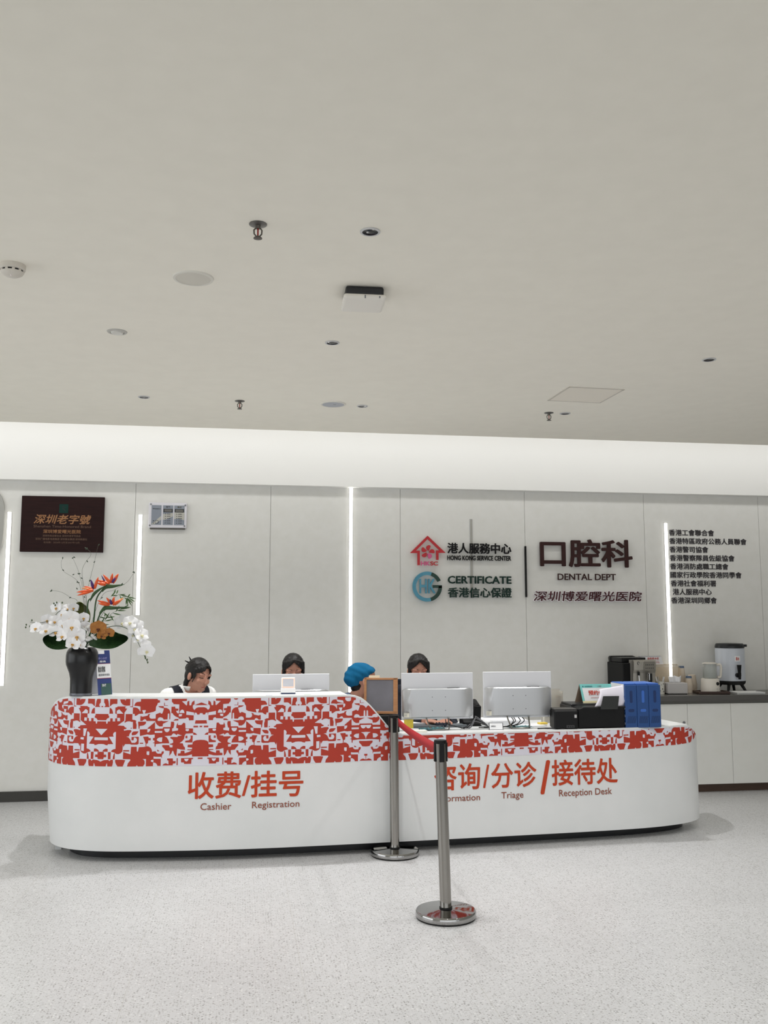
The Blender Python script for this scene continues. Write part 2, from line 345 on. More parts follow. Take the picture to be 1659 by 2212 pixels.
# ------------------------------------------------------------------ dark plaque with gold lettering
PX0, PX1, PZ0, PZ1 = -1.94, -1.228, 2.153, 2.652
r = empty('plaque', (-1.584, YW, 2.153), 'dark wood plaque with gold Chinese lettering and green square', 'plaque')
def PL(x, y): return PX0+(x-125)/1420*.712 + 1.584, PZ1-(y-80)/960*.499 - 2.153
mb = MB(); mb.box2((PX0+1.584, -.03, 0), (PX1+1.584, 0, .499)); DRW = mottled('dark rosewood', (36, 17, 17), (44, 22, 21), 6, .55, stretch=(1, 1, 12)); DRW.node_tree.nodes['Principled BSDF'].inputs['Specular IOR Level'].default_value = .2; mb.build('board', DRW, r, bevel=.003)
a = PL(770, 370); b = PL(925, 215); mb = MB(); mb.box2((a[0], -.032, a[1]), (b[0], -.029, b[1])); em = mb.build('emblem', M('dark green enamel', (18, 54, 48), .6, spec=.2), r)
mb = MB()
for p in ([(815, 255), (850, 245), (850, 262), (828, 268)], [(835, 268), (850, 290), (838, 310), (826, 300)], [(850, 290), (885, 330), (868, 340), (842, 305)], [(862, 262), (878, 262), (872, 284), (858, 282)]):
    mb.poly([(PL(*q)[0], -.0325, PL(*q)[1]) for q in p])
mb.build('emblem_mark', M('emblem black', (18, 34, 32), .5), em)
GOLD = M('gold leaf lettering', (158, 112, 74), .45, .2); GOLD2 = M('dull gold lettering', (112, 86, 70), .5, .2)
for s, bx, bold, sh, m in (('深圳老字號', (345, 1325, 560, 395), .02, .25, GOLD), ('Shenzhen Time-Honored Brand', (345, 1325, 622, 580), .0, 0, GOLD2), ('深圳博爱曙光医院', (510, 1155, 722, 655), .012, 0, GOLD),
     ('深圳市商业联合会 深圳市老字号协会', (505, 1155, 782, 745), .01, 0, GOLD2), ('深圳广播电影电视集团 深圳报业集团·深圳商报社', (385, 1270, 838, 800), .01, 0, GOLD2), ('有效期：2024年12月至2027年12月', (525, 1135, 894, 860), 0, 0, GOLD2)):
    a = PL(bx[0], bx[2]); b = PL(bx[1], bx[3]); flat_text(s, (a[0], b[0], a[1], b[1]), -.0315, 'lettering', m, r, bold, 0, sh)
# ------------------------------------------------------------------ gas alarm panel
r = empty('alarm_panel', (-.6685, YW, 2.382), 'framed white alarm panel with two small displays and grey fields', 'control panel')
mb = MB(); mb.box2((-.155, -.03, -.012), (.155, 0, .01)); mb.build('back_box', M('dark panel back', (96, 92, 86), .5), r)  # dark grey back plate, its lower edge shows below the frame
mb = MB(); mb.box2((-.17, -.04, 0), (.17, -.006, .231)); mb.build('frame', M('panel white', (226, 224, 230), .3), r, bevel=.008)
def AP(x, y): return -.17+(x-480)/975*.34, .231-(y-165)/640*.231
PG = M('panel grey blue', (140, 147, 158), .4); PB = M('panel beige', (188, 186, 178), .4)
for (x0, x1) in ((555, 808), (845, 1105), (1132, 1395)):
    a = AP(x0, 735); b = AP(x1, 238); w = b[0]-a[0]; h = b[1]-a[1]
    mb = MB(); mb.box2((a[0], -.0415, a[1]), (b[0], -.039, b[1])); pf = mb.build('field', PG, r)
    mb = MB(); y = -.0422; c1 = {555: [(0, .03), (1, .47), (1, .27), (.3, .02)], 845: [(0, .55), (1, .62), (1, .45), (.4, .3), (0, .25)], 1132: [(0, .66), (1, .66), (1, .25), (.4, .35), (0, .3)]}[x0]
    mb.poly([(a[0]+u*w, y, a[1]+v*h) for u, v in c1]); mb.build('light_wave', PB, pf)
    if x0 > 600:
        mb = MB(); mb.box2((a[0]+w*.06, -.044, a[1]+h*.65), (b[0]-w*.06, -.041, a[1]+h*.82)); d = mb.build('display', M('display black', (30, 30, 32), .3), pf)
        mb = MB(); mb.box2((a[0]+w*.14, -.0446, a[1]+h*.675), (b[0]-w*.14, -.0436, a[1]+h*.795)); mb.build('screen', M('display grey', (110, 108, 104), .3), d)
        flat_text('氧气' if x0 < 1000 else '真空', (a[0]+w*.3, a[0]+w*.7, a[1]+h*.88, a[1]+h*.96), -.0426, 'caption', M('caption olive', (92, 88, 44), .5) if x0 > 1000 else DKGREY, pf, .01)
        for k in range(5):
            z = a[1]+h*(.56-.115*k)
            mb = MB(); mb.ell((a[0]+w*.25, -.0425, z), (.0035, .002, .0035), 10, 6); mb.build('indicator', BLACK, pf)
        for k in range(5): flat_text('压力正常'[:4] if k else '压力显示', (a[0]+w*.4, a[0]+w*.75, a[1]+h*(.535-.115*k), a[1]+h*(.585-.115*k)), -.0426, 'caption', DKGREY, pf, .02)
    else:
        flat_text('医用气体报警系统', (a[0]+w*.12, a[0]+w*.9, a[1]+h*.80, a[1]+h*.84), -.0426, 'caption', DKGREY, pf, .02)
        for k in (0, 1):
            mb = MB(); mb.ell((a[0]+w*.22, -.0425, a[1]+h*(.2-.11*k)), (.004, .002, .004), 10, 6); mb.build('indicator', BLACK, pf)
        mb = MB(); mb.tube([(a[0]+w*.55+.016*math.cos(t), -.0425, a[1]+h*.15+.016*math.sin(t)) for t in [2*PI*i/24 for i in range(25)]], .0016, 6); mb.build('button', DKGREY, pf)
for q in ((537, 215), (1412, 230), (522, 750), (1402, 755)):
    a = AP(*q); mb = MB(); mb.cyl((a[0], -.046, a[1]), (a[0], -.039, a[1]), .0075, n=16); mb.build('screw', GREY, r)
# ------------------------------------------------------------------ raised signs on the wall
INK = M('black acrylic letter', (13, 12, 13), .5, spec=.25); GREENINK = M('dark green letter', (18, 48, 40), .5, spec=.3); BROWN = M('dark brown letter', (56, 30, 28), .5, spec=.3)
NAVY = M('list letter dark', (48, 44, 48), .5)
def wall_sign(s, box, mat, label, bold=.02, thick=.012, stand=.02, shear=0, group='raised lettering on the back wall', base=None):
    o = flat_text(s, box, YW-stand-thick, 'sign_lettering', mat, None, bold, thick, shear, off=(box[0], YW, box[2]))
    o.location = (box[0], YW, box[2]); tag(o, label, 'sign', group)
    return o
wall_sign('港人服務中心', (1.929, 2.555, 2.178, 2.28), INK, 'black bold Chinese lettering right of the red house emblem', .022)
wall_sign('HONG KONG SERVICE CENTER', (1.928, 2.552, 2.114, 2.160), INK, 'small black English line under the black service centre characters', .03, .008)
wall_sign('CERTIFICATE', (1.931, 2.552, 1.893, 1.966), GREENINK, 'dark green English word right of the round blue emblem', .025)
wall_sign('香港信心保證', (1.931, 2.553, 1.762, 1.858), GREENINK, 'dark green Chinese lettering under the green English word', .02)
wall_sign('口腔科', (2.839, 3.778, 2.058, 2.33), BROWN, 'largest brown Chinese sign with three characters', .021, .015)
wall_sign('DENTAL DEPT', (3.013, 3.603, 1.934, 1.996), BROWN, 'brown English line under the three big brown characters', .012, .008)
o = wall_sign('深圳博爱曙光医院', (2.77, 3.862, 1.732, 1.828), M('maroon letter', (74, 34, 38), .5, spec=.3), 'maroon brush-style Chinese hospital name with white edges', .010, .008, .024, .12)
vs, fs = text_geo('深圳博爱曙光医院', .060, .12, .5); p = fit(vs, 2.763, 3.869, 1.7245, 1.8355); mb = MB()
mb._add([(a-2.77, -.012-(.5+c)*.012, b-1.732) for a, b, c in p], fs); mb.build('white_edge', M('white letter edge', (250, 246, 248), .5), o)
mb = MB(); mb.box2((-.0065, -.028, 0), (.0065, 0, .488)); tag(mb.build('divider_bar', INK, loc=(2.699, YW, 1.769)), 'thin black upright bar between the two groups of signs', 'divider')
LINES = ["香港工會聯合會", "香港特區政府公務人員聯會", "香港警司協會", "香港警察隊員佐級協會", "香港消防處職工總會", "國家行政學院香港同學會", "香港社會福利署", "港人服務中心", "香港深圳同鄉會"]
ORD = ['topmost line of the nine-line dark name list', 'second and longest line of the nine-line name list', 'third line, short, of the nine-line name list', 'fourth line of the nine-line name list', 'fifth, middle line of the nine-line name list',
       'sixth line of the nine-line name list, second longest', 'seventh line of the nine-line name list', 'eighth line of the name list, slightly indented', 'lowest line of the nine-line name list']
for i, s in enumerate(LINES):
    z1 = 2.443-.0836*i; x0 = 4.178 + (.018 if i == 7 else 0)
    wall_sign(s, (x0, x0+.0689*len(s)-.004, z1-.062, z1), NAVY, ORD[i], .014, .004, .001, group='nine-line name list on the right wall')
def stroke(mb, pts, w, y0, y1, closed=False):
    n = len(pts); P = [Vector((p[0], p[1])) for p in pts]; Lft = []; Rgt = []
    for i in range(n):
        a = P[i-1] if (i or closed) else None; b = P[(i+1) % n] if (i < n-1 or closed) else None
        d1 = (P[i]-a).normalized() if a is not None else (b-P[i]).normalized(); d2 = (b-P[i]).normalized() if b is not None else d1
        nn = Vector((-(d1+d2).y, (d1+d2).x)).normalized(); k = w/2/max(.35, nn.dot(Vector((-d1.y, d1.x)))); Lft.append(P[i]+nn*k); Rgt.append(P[i]-nn*k)
    for i in range(n-1): mb.prism([Lft[i], Lft[i+1], Rgt[i+1], Rgt[i]], y0, y1)
# red house emblem
r = empty('house_emblem', (1.736, YW, 2.065), 'red house-shaped emblem with five-petal flower', 'emblem')
def HP(x, y): return (x-185)*.001498, 2.346-(y-140)*.001517-2.065
HR = M('emblem red', (190, 38, 46), .4); PK = M('emblem pink', (214, 92, 140), .4)
mb = MB(); stroke(mb, [HP(128, 326), HP(128, 243), HP(92, 243), HP(186, 152), HP(282, 240), HP(248, 240), HP(248, 292)], .023, -.034, -.02); mb.build('house_outline', HR, r)
c = HP(186, 243)
for k in range(5):
    a = math.radians(90+72*k-18); mb = MB(); pts = []
    for t in range(17):
        s_ = 2*PI*t/16; rr = .040+.027*math.cos(s_); q = .0185*math.sin(s_)*(1+.2*math.cos(s_)) + .009*math.sin(math.pi*(rr-.013)/.054)
        pts.append((c[0]+rr*math.cos(a)-q*math.sin(a), c[1]+rr*math.sin(a)+q*math.cos(a)))
    mb.prism(pts[:-1], -.034, -.022); mb.build('petal', PK if k == 3 else HR, r)
for s, x0, x1, m in (('HK', 142, 200, PK), ('SC', 202, 252, HR)):
    a = HP(x0, 327); b = HP(x1, 301); flat_text(s, (a[0], b[0], a[1], b[1]), -.034, 'initials', m, r, .03, .012)
# round blue and green emblem
r = empty('round_emblem', (1.732, YW, 1.722), 'round blue and green ring emblem with letters HK', 'emblem')
BL = mottled('emblem blue', (70, 140, 168), (86, 156, 180), 20, .35); DG = M('emblem green', (26, 60, 50), .4)
def sector(mb, a0, a1, r0, r1, y0, y1, cx, cz):
    n = 40; P = [(cx+r1*math.cos(math.radians(a0+(a1-a0)*i/n)), cz+r1*math.sin(math.radians(a0+(a1-a0)*i/n))) for i in range(n+1)]
    P += [(cx+r0*math.cos(math.radians(a1+(a0-a1)*i/n)), cz+r0*math.sin(math.radians(a1+(a0-a1)*i/n))) for i in range(n+1)]
    mb.prism(P, y0, y1)
mb = MB(); sector(mb, 72, 285, .108, .141, -.034, -.02, 0, .142); mb.build('ring_blue', BL, r)
mb = MB(); sector(mb, 24, 72, .108, .141, -.034, -.02, 0, .142); sector(mb, -75, 2, .108, .141, -.034, -.02, 0, .142); mb.box2((.055, -.034, .13), (.14, -.02, .156)); mb.build('ring_green', DG, r)
flat_text('HK', (-.075, .078, .078, .215), -.036, 'initials', BL, r, .02, .014)
# ------------------------------------------------------------------ reception desk
FX = [(-1.30, 7.15), (-1.30, 6.9), (-1.26, 6.70), (-1.17, 6.56), (-1.02, 6.46), (-.767, 6.382), (-.237, 6.330), (.27, 6.324), (1.047, 6.362), (1.933, 6.417), (2.5, 6.458), (2.85, 6.495), (3.1, 6.55), (3.295, 6.629), (3.43, 6.74), (3.495, 6.88), (3.515, 7.15)]
CV = [(p.x, p.y) for p in catmull([(a, b, 0) for a, b in FX], 24)]
SS = [0.]
for a, b in zip(CV[:-1], CV[1:]): SS.append(SS[-1]+math.hypot(b[0]-a[0], b[1]-a[1]))
s0 = SS[min(range(len(CV)), key=lambda i: abs(CV[i][0]))]; SS = [s-s0 for s in SS]
NV = []
for i in range(len(CV)):
    a = CV[max(i-1, 0)]; b = CV[min(i+1, len(CV)-1)]; L_ = math.hypot(b[0]-a[0], b[1]-a[1]); NV.append(((b[1]-a[1])/L_, -(b[0]-a[0])/L_))
def ss(a, b, x): t = min(1, max(0, (x-a)/(b-a))); return t*t*(3-2*t)
import bisect
def surf(u, z, off=0.):
    u = min(max(u, SS[0]), SS[-1]); i = min(max(bisect.bisect_right(SS, u)-1, 0), len(SS)-2); t = (u-SS[i])/(SS[i+1]-SS[i])
    x = CV[i][0]+(CV[i+1][0]-CV[i][0])*t; y = CV[i][1]+(CV[i+1][1]-CV[i][1])*t
    nx = NV[i][0]+(NV[i+1][0]-NV[i][0])*t; ny = NV[i][1]+(NV[i+1][1]-NV[i][1])*t
    x += .035*max(0, 1-z/.4)*ss(-.95, -1.3, u)
    return Vector((x+nx*off, y+ny*off, z))
def interp(T, u):
    if u <= T[0][0]: return T[0][1]
    for (a, p), (b, q) in zip(T[:-1], T[1:]):
        if u <= b: return p+(q-p)*(u-a)/(b-a)
    return T[-1][1]
TT = [(.70, 1.052), (.74, 1.051), (.78, 1.046), (.821, 1.031), (.853, 1.008), (.885, .979), (.95, .906), (.998, .848), (1.03, .814), (1.06, .796), (1.10, .786), (1.15, .782), (2.4, .779), (3.25, .779), (3.36, .770), (3.42, .752), (3.468, .729), (3.52, .697), (3.58, .675), (4, .67)]
def top(u):
    if u < -1.10: return 1.052-.25*(1-math.sqrt(max(0, 1-((-1.10-u)/.37)**2)))
    return interp(TT, u)
def band_bottom(u): return interp([(-2, .605), (1.2, .607), (2., .613), (2.4, .621), (2.88, .631), (3.38, .643), (3.44, .66), (3.5, .692), (3.53, .70)], u)
DESK = empty('reception_desk', (1.1, 6.9, 0), 'long white curved reception desk with red patterned band and two counter heights', 'reception desk')
DO = Vector((1.1, 6.9, 0))
US = sorted(set([round(u, 4) for u in SS] + [.70+.01*k for k in range(50)] + [-1.10-.01*k for k in range(38)] + [3.3+.01*k for k in range(30)]))
mb = MB(); ou = []; inn = []
for u in US:
    t = top(u); zs = [.07, .12, .2, .3, .4, .6, max(t-.006, .61), t]
    ou.append([surf(u, z, -.003 if z == t else 0)-DO for z in zs]); inn.append([surf(u, z, -.022 if z == t else -.028)-DO for z in zs])
mb.grid(ou); mb.grid([r_[::-1] for r_ in inn])
mb.grid([[a[0], b[0]] for a, b in zip(ou, inn)]); mb.grid([[a[-1], b[-1]] for a, b in zip(ou, inn)])
for k in (0, -1): mb.grid([[a, b] for a, b in zip(ou[k], inn[k])])
o = mb.build('front_panel', DESKWHITE, DESK, smooth=True)
# plinth, set back under the panel
mb = MB(); A = []; B = []
for i, u in enumerate(SS):
    if -1.62 < u < 3.62:
        A.append(surf(u, 0, -.125)-DO); B.append(surf(u, 0, -.15)-DO)
up = Vector((0, 0, .0695)); mb.grid([[a, a+up] for a in A]); mb.grid([[b+up, b] for b in B]); mb.grid([[a+up, b+up] for a, b in zip(A, B)])
mb.build('plinth', M('black plinth', (32, 33, 36), .35), DESK)
# tops
def slab(name, us, depth, z0, z1, mat, inset=.026, back=None):
    F = [surf(u, z1, -inset) for u in us]
    if back: pts = [(p.x, p.y) for p in F] + back
    else: pts = [(p.x, p.y) for p in F] + [(p.x, p.y) for p in [surf(u, z1, -depth) for u in reversed(us)]]
    mb = MB(); mb.prism([(a-DO.x, b-DO.y) for a, b in pts], z0, z1, 'xy'); return mb.build(name, mat, DESK)
slab('counter_shelf', [-1.16+.05*k for k in range(38)]+[.73], .34, 1.026, 1.0495, DESKWHITE)
slab('worktop', [-1.3+.1*k for k in range(46)]+[3.28], .6, .745, .776, DESKWHITE, back=[(3.33, 6.66), (3.285, 7.06), (3.2, 7.12), (-1.1, 7.12)])
mb = MB(); mb.prism([(-1.16-DO.x, 6.79-DO.y), (.70-DO.x, 6.66-DO.y), (.70-DO.x, 6.68-DO.y), (-1.16-DO.x, 6.81-DO.y)], .776, 1.026, 'xy'); mb.build('shelf_support', DESKWHITE, DESK)
for x in (-1.2, 3.24):
    mb = MB(); mb.box2((x-.02-DO.x, 6.8-DO.y, .0), (x+.02-DO.x, 7.12-DO.y, .745)); mb.build('end_panel', DESKWHITE, DESK)
# lavender ground of the printed band
mb = MB(); rows = []
for u in US:
    if -1.6 <= u <= 3.53:
        b = band_bottom(u); t = max(top(u)-.0135, b+.001)
        rows.append([surf(u, b+(t-b)*k/4, .0012)-DO for k in range(5)])
mb.grid(rows); BMB = mb
# ------------------------------------------------------------------ the printed jigsaw pattern: red shapes, then pale islands, then red details
def o2(P): return [(x+1531, y) for x, y in P]                      # second half of the tile
PR = [
 [(300,165),(400,165),(422,220),(435,300),(440,355),(458,372),(455,388),(318,390),(308,372),(336,362),(338,325),(318,285),(300,268)],
 [(250,360),(275,360),(275,390),(250,390)],
 [(470,165),(675,165),(675,300),(565,300),(525,320),(490,360),(465,360)],
 [(750,175),(890,175),(900,215),(922,165),(1035,165),(1035,345),(930,350),(870,340),(815,305),(775,255)],
 [(1095,165),(1112,165),(1112,392),(1030,386),(1030,370),(1095,366)],
 [(1330,165),(1785,155),(1800,195),(1855,205),(1855,265),(1800,275),(1782,330),(1750,380),(1745,490),(1690,520),(1540,555),(1450,568),(1285,575),(1240,608),(1205,630),(1175,632),(1165,575),(1115,575),(1115,400),(1180,398),(1240,415),(1285,455),(1310,500),(1325,510),(1320,372),(1240,358),(1150,355),(1160,315),(1185,272),(1220,248),(1330,237)],
 [(465,410),(510,425),(540,465),(558,520),(565,570),(460,570)],
 [(250,580),(435,580),(435,620),(455,630),(455,690),(430,690),(400,710),(370,752),(250,752)],
 [(250,785),(490,783),(490,700),(560,700),(560,783),(630,783),(630,700),(675,700),(682,585),(625,565),(625,400),(665,395),(690,370),(930,370),(895,395),(910,425),(955,430),(920,490),(885,540),(885,762),(700,892),(880,905),(905,940),(960,965),(940,990),(880,1000),(885,1040),(980,1020),(1080,1020),(1095,1060),(1060,1100),(1035,1150),(1030,1190),(950,1200),(1010,1220),(1060,1270),(1085,1330),(1110,1370),(1200,1370),(1240,1340),(1255,1290),(1230,1240),(1190,1225),(1165,1230),(1160,1300),(1100,1300),(1100,1210),(1300,1205),(1300,1400),(1260,1420),(1100,1420),(1060,1405),(930,1405),(900,1450),(882,1490),(862,1410),(860,1600),(820,1650),(750,1680),(690,1675),(645,1640),(545,1615),(250,1615)],
 [(250,1620),(340,1625),(340,1695),(360,1700),(370,1690),(410,1700),(410,1765),(360,1765),(335,1775),(330,1820),(250,1820)],
 [(455,1625),(535,1625),(535,1820),(460,1820)],
 [(650,1635),(618,1680),(600,1750),(595,1822),(652,1822)],
 [(250,1890),(310,1860),(350,1845),(470,1835),(505,1872),(540,1830),(600,1830),(607,1900),(595,1980),(575,2020),(450,2020),(440,1930),(425,1940),(400,2020),(250,2020)],
 [(665,1830),(860,1830),(945,1845),(880,2020),(740,2020),(690,1950),(665,1890)],
 [(920,580),(1105,580),(1105,735),(1180,745),(1225,775),(1205,790),(1230,880),(1225,990),(1130,990),(1125,790),(1100,800),(1060,785),(1010,778),(960,785),(900,820),(890,790),(915,765)],
 [(1060,972),(1095,945),(1095,988)],
 [(1100,1130),(1110,1090),(1150,1060),(1290,1055),(1255,1115),(1205,1155),(1110,1165)],
 [(1265,790),(1490,790),(1482,845),(1440,885),(1390,900),(1315,910),(1310,990),(1290,990)],
 [(880,1620),(1085,1685),(1095,1480),(1250,1480),(1255,1600),(1272,1615),(1290,1600),(1310,1490),(1450,1485),(1520,1465),(1585,1475),(1640,1515),(1668,1570),(1676,1620),(1720,1608),(1780,1605),(1787,1640),(1830,1670),(1930,1670),(1945,1610),(2000,1608),(1995,1660),(1952,1710),(1945,1770),(1965,1797),(1935,1782),(1930,1757),(1770,1755),(1722,1745),(1720,1810),(1920,1815),(1920,2005),(1835,2005),(1812,1955),(1770,1920),(1715,1910),(1710,2010),(1515,2015),(1515,1815),(1420,1815),(1460,1840),(1482,1885),(1480,1950),(1440,2015),(1295,2015),(1270,1980),(1245,2015),(1000,2015),(1020,1930),(1085,1850),(1080,1820),(880,1815)],
 [(1415,1205),(1560,1200),(1575,1240),(1630,1245),(1630,1305),(1565,1305),(1555,1385),(1515,1400),(1515,1450),(1490,1470),(1495,1400),(1470,1330)],
 [(1335,1370),(1425,1370),(1425,1398),(1335,1398)], [(880,1570),(1045,1570),(1045,1605),(880,1605)],
] + [o2(p) for p in [
 [(220,590),(340,545),(365,575),(400,565),(430,470),(440,430),(380,415),(320,400),(275,365),(430,365),(435,410),(520,420),(575,450),(608,500),(620,560),(620,730),(595,730),(590,575),(570,565),(550,580),(545,730),(440,735),(410,690),(350,670),(295,685),(270,740),(280,770),(340,775),(370,765),(430,780),(580,780),(425,850),(415,925),(330,925),(275,890),(235,840),(205,775),(-30,772),(-45,735),(-85,720),(-130,750),(-145,772),(-205,770),(-201,635),(-140,655),(-5,625),(5,590),(70,575),(45,610),(42,660),(65,698),(110,712),(218,708)],
 [(650,155),(1070,155),(1065,225),(930,235),(1060,355),(1075,330),(1080,250),(1130,215),(1140,350),(1185,350),(1210,260),(1275,215),(1280,320),(1240,345),(1230,400),(1250,450),(1280,480),(1330,425),(1390,405),(1470,405),(1470,565),(1430,570),(1425,605),(1360,605),(1345,560),(1285,550),(1285,605),(1275,605),(1270,548),(1060,508),(1058,610),(1265,628),(1262,762),(1140,765),(1125,700),(1075,680),(1045,712),(860,720),(850,690),(760,650),(700,600),(680,560),(645,560),(645,385),(745,380),(755,430),(840,440),(835,490),(775,500),(810,565),(860,570),(860,320),(700,310),(690,280),(655,250)],
 [(700,770),(760,725),(845,722),(845,765)], [(440,160),(570,160),(550,192),(500,207),(450,190)], [(440,270),(455,270),(460,345),(545,345),(545,358),(440,355)],
 [(1280,345),(1470,270),(1470,345)], [(1300,855),(1320,765),(1470,765),(1470,855)], [(1265,915),(1390,915),(1390,960),(1265,960)], [(1435,915),(1470,915),(1470,955),(1435,955)],
 [(1255,1095),(1310,1110),(1345,1135),(1370,1165),(1265,1165)],
 [(-211,1005),(-6,1000),(10,965),(205,800),(208,990),(420,985),(435,945),(635,945),(645,795),(725,800),(735,870),(715,970),(680,985),(680,1065),(840,1040),(845,985),(790,965),(800,890),(830,820),(840,890),(930,890),(985,830),(1035,840),(1045,985),(1255,990),(1255,1120),(1060,1130),(1030,1180),(1010,1280),(960,1340),(890,1390),(980,1395),(1010,1480),(1040,1500),(1050,1575),(930,1565),(830,1540),(815,1750),(775,1720),(745,1665),(730,1610),(700,1595),(680,1660),(620,1735),(625,1600),(510,1590),(480,1540),(420,1480),(420,1435),(610,1440),(625,1500),(700,1505),(705,1440),(620,1420),(630,1405),(680,1395),(720,1370),(710,1300),(670,1270),(640,1255),(635,1215),(830,1220),(845,1195),(960,1180),(830,1135),(810,1170),(770,1140),(725,1115),(690,1140),(660,1180),(470,1190),(540,1230),(590,1310),(610,1390),(420,1390),(240,1410),(235,1480),(210,1480),(205,1385),(165,1380),(165,1370),(205,1360),(200,1310),(160,1300),(160,1245),(205,1235),(205,1145),(80,1155),(-5,1140),(-200,1185)],
 [(1050,1190),(1105,1190),(1105,1255),(1050,1255)], [(1180,1185),(1250,1185),(1245,1375),(1045,1370),(1050,1325),(1150,1310),(1190,1270),(1195,1220)],
 [(1470,1305),(1370,1310),(1300,1330),(1255,1365),(1245,1430),(1120,1435),(1115,1505),(1240,1515),(1240,1560),(1110,1560),(1110,1582),(1240,1590),(1160,1630),(1040,1668),(1030,1600),(935,1600),(925,1665),(855,1672),(855,1735),(1010,1740),(1100,1735),(1240,1700),(1245,1760),(1470,1760)],
 [(945,1800),(1275,1795),(1270,1830),(1230,1835),(1225,1960),(1030,1960),(1025,1920),(945,1915)], [(1405,1790),(1470,1790),(1470,1830),(1405,1830)], [(825,1800),(855,1800),(855,1990),(825,1990)],
 [(565,1805),(720,1805),(725,1880),(800,1880),(795,1940),(725,1950),(720,1995),(435,1995),(470,1955),(530,1935),(590,1960),(605,1960),(600,1860),(565,1855)],
 [(285,1555),(350,1605),(285,1605)]]]
PW = [
 [(250,990),(420,990),(250,1165)], [(250,1225),(440,1225),(446,1290),(435,1300),(250,1300)],
 [(250,1405),(330,1410),(380,1430),(430,1440),(450,1410),(600,1405),(470,1205),(605,1200),(585,1150),(598,1100),(635,1070),(665,1075),(665,1535),(600,1550),(560,1580),(540,1615),(450,1615),(445,1535),(390,1530),(330,1560),(290,1615),(250,1615)],
 [(375,780),(425,780),(415,840),(400,850),(385,840)], [(670,570),(670,490),(735,450),(855,570)], [(690,685),(765,685),(770,775),(690,775)],
 [(1375,475),(1475,475),(1448,570),(1408,572)], [(1530,1605),(1600,1605),(1600,1700),(1570,1710),(1530,1690)], [(1645,1865),(1670,1840),(1720,1835),(1720,1900),(1690,1900),(1660,1885)],
] + [o2(p) for p in [
 [(875,560),(885,505),(915,475),(955,465),(990,490),(1010,560)], [(855,590),(945,590),(930,650),(855,655)], [(205,1050),(410,1050),(410,1100),(205,1100)],
 [(460,985),(615,985),(605,1040),(575,1075),(535,1085),(495,1070),(468,1030)], [(0,990),(85,990),(75,1040),(40,1080),(0,1085)], [(1045,1030),(1060,1000),(1140,1000),(1145,1040),(1110,1065),(1060,1055)],
 [(265,1290),(290,1250),(340,1230),(415,1225),(410,1350),(350,1350),(290,1320)], [(1030,1820),(1155,1820),(1130,1875),(1090,1895),(1050,1870)]]]
def r3(P): return [(250+(x-45)*1.2305, 160+(y+.02*x-168)*1.265) for x, y in P]
PW_C = [r3(p) for p in [[(390,815),(480,815),(475,980),(430,980),(415,900)], [(460,1010),(540,1005),(545,1050),(465,1060)], [(450,1150),(520,1145),(520,1300),(450,1310)],
  [(900,215),(1050,235),(1070,290),(1050,292),(925,265)], [(920,305),(1050,300),(1060,325),(920,335)], [(1060,300),(1105,315),(1108,345),(1085,385),(1060,395)], [(1105,170),(1240,165),(1235,235),(1200,258),(1140,252),(1105,215)]]]
def clip(poly, a, b, c):                                            # keep a*x+b*y+c >= 0
    out = []
    for i in range(len(poly)):
        p, q = poly[i-1], poly[i]; dp = a*p[0]+b*p[1]+c; dq = a*q[0]+b*q[1]+c
        if (dp >= 0) != (dq >= 0):
            t = dp/(dp-dq); out.append((p[0]+(q[0]-p[0])*t, p[1]+(q[1]-p[1])*t))
        if dq >= 0: out.append(q)
    return out
UB = sorted(set([round(-1.6+.02*k, 4) for k in range(56)] + [round(-.5+.05*k, 4) for k in range(23)] + [.6+.1*k for k in range(2)] + [.72+.02*k for k in range(22)] + [round(1.2+.05*k, 4) for k in range(26)] + [round(2.5+.02*k, 4) for k in range(52)]))
def print_pattern(name, mat, off, use):
    mb = MB()
    for uA, uB, W, is_c in ((-.893, -.245, 2751, 0), (.395, -.245, 2751, 0), (1.318, 1.967, 2751, 0), (2.598, 1.967, 2751, 0), (-.893, -1.352, 1891, 1), (.395, .853, 1891, 1), (1.318, .853, 1891, 1), (2.598, 3.055, 1891, 1), (3.515, 3.055, 1891, 1), (-1.81, -1.352, 1891, 1)):
        k = (uB-uA)/W
        for P in use(is_c):
            tri = tessellate_polygon([[Vector((x, y, 0)) for x, y in P]])
            for t in tri:
                T = clip([P[i] for i in t], -1, 0, 250+W)
                T = clip(T, 1, 0, -250)
                if len(T) < 3: continue
                Q = [(uA+(x-250)*k, (2015-y)*.0002337) for x, y in T]
                lo = min(q[0] for q in Q); hi = max(q[0] for q in Q)
                for a, b in zip(UB[:-1], UB[1:]):
                    if b <= lo or a >= hi: continue
                    ba, bb = band_bottom(a), band_bottom(b); ta, tb = top(a)-.0138, top(b)-.0138
                    R = clip(clip(Q, 1, 0, -a), -1, 0, b)
                    R = [(u, z+ba+(bb-ba)*(u-a)/(b-a)) for u, z in R]
                    m = (tb-ta)/(b-a); R = clip(R, m, -1, ta-m*a)
                    m = (bb-ba)/(b-a); R = clip(R, -m, 1, -(ba-m*a))
                    if len(R) >= 3: mb.poly([surf(u, z, off)-DO for u, z in R])
    return mb
for k, mb2 in ((1, print_pattern('red', RED, .0020, lambda c: PR)), (0, print_pattern('pale', LAV, .0026, lambda c: PW + (PW_C if c else [])))):
    BMB.mat(k)._add(mb2.v, mb2.f)
BMB.build('printed_band', [LAV, RED], DESK, smooth=False, fix=False)
